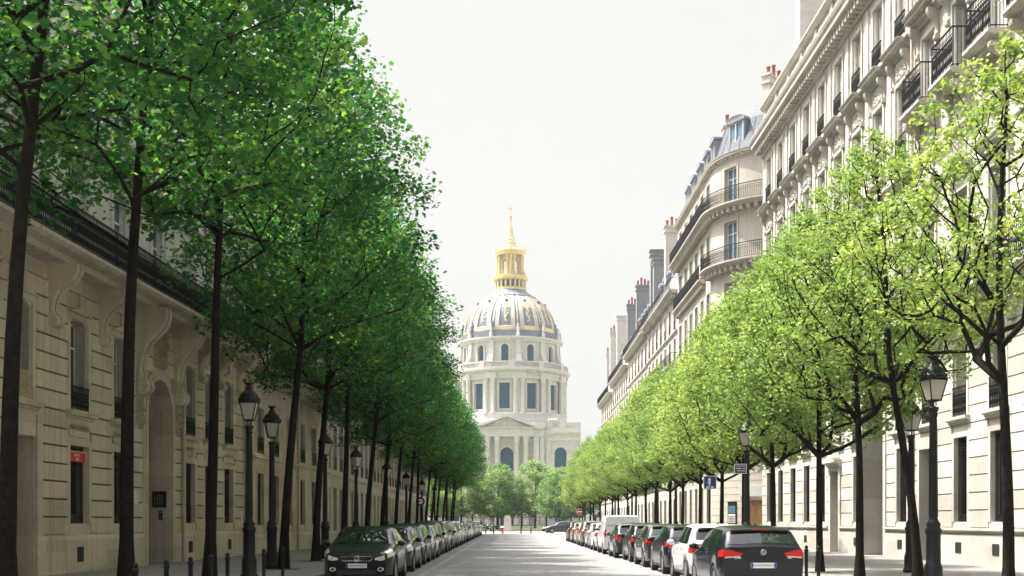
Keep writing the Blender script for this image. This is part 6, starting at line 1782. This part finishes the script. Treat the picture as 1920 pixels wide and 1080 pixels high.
VAN = mod(GOLF, van=True, L=4.55, W=1.84, RW=.32, wheels=(.75, 3.6), zs=[(0, .34), (.25, .24), (4.2, .22), (4.55, .30)], zb=[(0, 1.12), (.3, 1.12), (3.2, 1.08), (3.65, 1.02), (4.25, .88), (4.55, .70)],
    zr=[(0, 1.78), (.08, 1.83), (.4, 1.86), (2.2, 1.86), (2.7, 1.78), (3.45, 1.10), (3.7, 1.05), (4.25, .91), (4.55, .725)],
    wb=[(0, .955), (.08, .985), (.4, 1.0), (3.6, 1.0), (4.2, .93), (4.55, .74)], wr=[(0, .84), (.08, .86), (2.2, .85), (2.7, .78), (3.45, .80), (3.9, .8), (4.55, .6)],
    ws=(2.74, 3.4), rw=None, sw=[(2.3, 3.25, 2.25, 2.72)], cuts=[2.2, 3.35, 1.0], handles=[2.35], hp=False, mirror=3.1, mir="trim_black", fin=None, spokes=8, rear_text=None, front_text=None,
    rear=dict(tail=[(.79, .82), (.87, .82), (.85, 1.18), (.78, 1.18)], wrap=(.10, (3.6, 5.0)), bump=.60, bmat="vent_dark", plate=.68),
    front=dict(lamp=(3.9, 4.48, 4.06, 4.38), lj=(3.9, 5.6), grille=(.5, .52, .64), plate=.4, lens=[(.40, 0.60), (.42, 0.66), (.62, 0.69), (.63, 0.58)]), extra=van_extra)

GCR = "cars parked along the right kerb"; GCL = "cars parked along the left kerb"
protos = {}
def place(key, paint, x, y, rz, label, group):
    """first use of a model builds it, later uses copy it and repaint"""
    if key not in protos:
        t = car(MODELS[key], (x, y, 0), rz, label, group, paint); protos[key] = (t, paint); return t
    src, sp_ = protos[key]; t = dup(src, (x, y, 0), rz, label, group)
    if paint != sp_: recolour(t, sp_, paint)
    return t
MODELS = dict(navy_hatch=GOLF, hatch=mod(GOLF, rear_text=None, front_text=None, rear=dict(GOLF['rear'], badge=None, tail=[(.50, .96), (.56, .80), (.79, .78), (.80, .96)], lens=None)), sedan=SEDAN, saloon=mod(SEDAN, front_text=None), small=SMALL, suv=SUV, van=VAN)
place("navy_hatch", "paint_navy", 5.20, 23.7, 0, "dark navy hatchback with a round chrome emblem, nearest car on the right", GCR)
right_cars = [("small", "paint_white", 5.32, 28.9, "white hatchback right behind the nearest navy hatchback on the right"), ("hatch", "paint_navy", 5.42, 33.6, "dark hatchback behind the white hatchback on the right"),
    ("hatch", "paint_grey", 5.45, 38.8, "dark grey hatchback, fourth car from the camera on the right"), ("small", "paint_black", 5.46, 44.0, "black small hatchback, fifth car from the camera on the right"),
    ("small", "paint_grey", 5.3, 48.8, "small grey car close in front of the white van"), ("van", "paint_white", 5.35, 54.6, "white panel van with scrawled lettering on its rear doors, tallest in the right parked line"),
    ("small", "paint_white", 5.3, 60.8, "white car just beyond the white van"), ("hatch", "paint_silver", 5.4, 66.0, "silver car, second beyond the white van"), ("suv", "paint_bronze", 5.35, 71.4, "reddish brown car, third beyond the white van"),
    ("hatch", "paint_beige", 5.4, 77.2, "beige car, fourth beyond the white van"), ("small", "paint_bronze", 5.35, 82.8, "brown hatchback, fifth beyond the white van"), ("suv", "paint_black", 5.4, 88.2, "last dark car of the right parked line")]
for k, p, x, y, lab in right_cars: place(k, p, x, y, 0, lab, GCR)
GX = "cars parked across the end of the street"
place("suv", "paint_grey", 9.1, 152.5, R(90), "grey car with pale roof parked across the street end, side towards the camera", GX)
place("hatch", "paint_black", 8.6, 157.5, R(90), "dark car parked across the street end behind the grey one", GX)
place("suv", "paint_navy", 14.8, 153, R(90), "dark car across the street end, partly behind the right parked line", GX)
# left line: fronts towards the camera (front at y, body runs away from it)
left_cars = [("sedan", "paint_black", -3.83, 29.0, "glossy black sedan with chrome grille surround, front of the left parked line"), ("saloon", "paint_navy", -3.86, 35.1, "dark sedan right behind the front black sedan on the left"),
    ("hatch", "paint_navy", -3.9, 41.0, "dark navy hatchback, third in the left parked line"), ("saloon", "paint_grey", -3.93, 46.3, "dark grey sedan, fourth in the left parked line"), ("small", "paint_navy", -3.95, 52.2, "dark blue small car, fifth in the left parked line"),
    ("suv", "paint_grey", -3.98, 57.2, "tall dark grey car, sixth in the left parked line"), ("hatch", "paint_black", -4.0, 62.8, "black hatchback, seventh in the left parked line"), ("suv", "paint_beige", -4.0, 68.4, "beige tall car, eighth in the left parked line"),
    ("suv", "paint_white", -4.0, 74.2, "white tall car, ninth in the left parked line"), ("hatch", "paint_silver", -4.0, 80.2, "silver hatchback, tenth in the left parked line"), ("suv", "paint_grey", -4.0, 86.2, "grey tall car, eleventh in the left parked line"),
    ("hatch", "paint_white", -4.0, 92.2, "white hatchback, twelfth in the left parked line"), ("saloon", "paint_silver", -4.0, 98.4, "silver sedan, thirteenth in the left parked line"), ("small", "paint_navy", -4.0, 105, "dark blue small car, fourteenth in the left parked line"),
    ("suv", "paint_silver", -4.0, 112, "silver tall car, fifteenth in the left parked line"), ("hatch", "paint_grey", -4.0, 119, "grey hatchback, sixteenth in the left parked line"), ("suv", "paint_white", -4.0, 127, "white tall car, last of the left parked line")]
for k, p, x, y, lab in left_cars: place(k, p, x, y + MODELS[k]['L'], R(180), lab, GCL)
# ------------------------------------------------------------------ the street behind the photographer (mirrored in paint and glass)
F, L = line_F((-30, -46.0), (32, -46.0), (0, 1))
gen_building("apartment_building", "stone apartment building closing the street behind the viewpoint, seen only as a reflection", F, L,
    dict(mat="limestone_grey", lod=0, top=20.0, plinth=1.0, pitch=3.2, floors=[dict(z=(1.0, 3.8)), dict(z=(5.0, 7.6)), dict(z=(9.0, 11.8)), dict(z=(13.0, 15.4)), dict(z=(16.6, 18.6))],
         strings=[(4.4, .3, .2), (8.4, .3, .2)], cornice=(19.4, .6, .5), roof=(20.0, 3.5)))
for i, y in enumerate((8.0, 0.0, -8.0, -16.0, -25.0)):
    dup(protoL[i % 2], (-6.9, y - 3.0, SW), 1.0 + i, "dark green street tree on the left pavement behind the viewpoint, number %s going back" % ORDW[i + 1], GL)
    dup(protoR[3 + i % 3], (8.9, y - 6.0, SW), 1.0 + i, "lime green street tree on the right pavement behind the viewpoint, number %s going back" % ORDW[i + 1], GR)
# ------------------------------------------------------------------ air
hz = MB(); hz.box(-160, 160, -60, 470, -1.0, 125)
mh = bpy.data.materials.new("air"); mh.use_nodes = True; M["air"] = mh
for n in list(mh.node_tree.nodes):
    if n.type == 'BSDF_PRINCIPLED': mh.node_tree.nodes.remove(n)
pv = mh.node_tree.nodes.new("ShaderNodeVolumePrincipled")
pv.inputs["Color"].default_value = (0.86, 0.92, 1.0, 1); pv.inputs["Density"].default_value = 0.0002; pv.inputs["Anisotropy"].default_value = 0.3
mh.node_tree.links.new(pv.outputs[0], mh.node_tree.nodes["Material Output"].inputs["Volume"])
o = hz.build("haze", "air"); o["kind"] = "stuff"; o["label"] = "thin pale summer haze in the street air"; o["category"] = "haze"
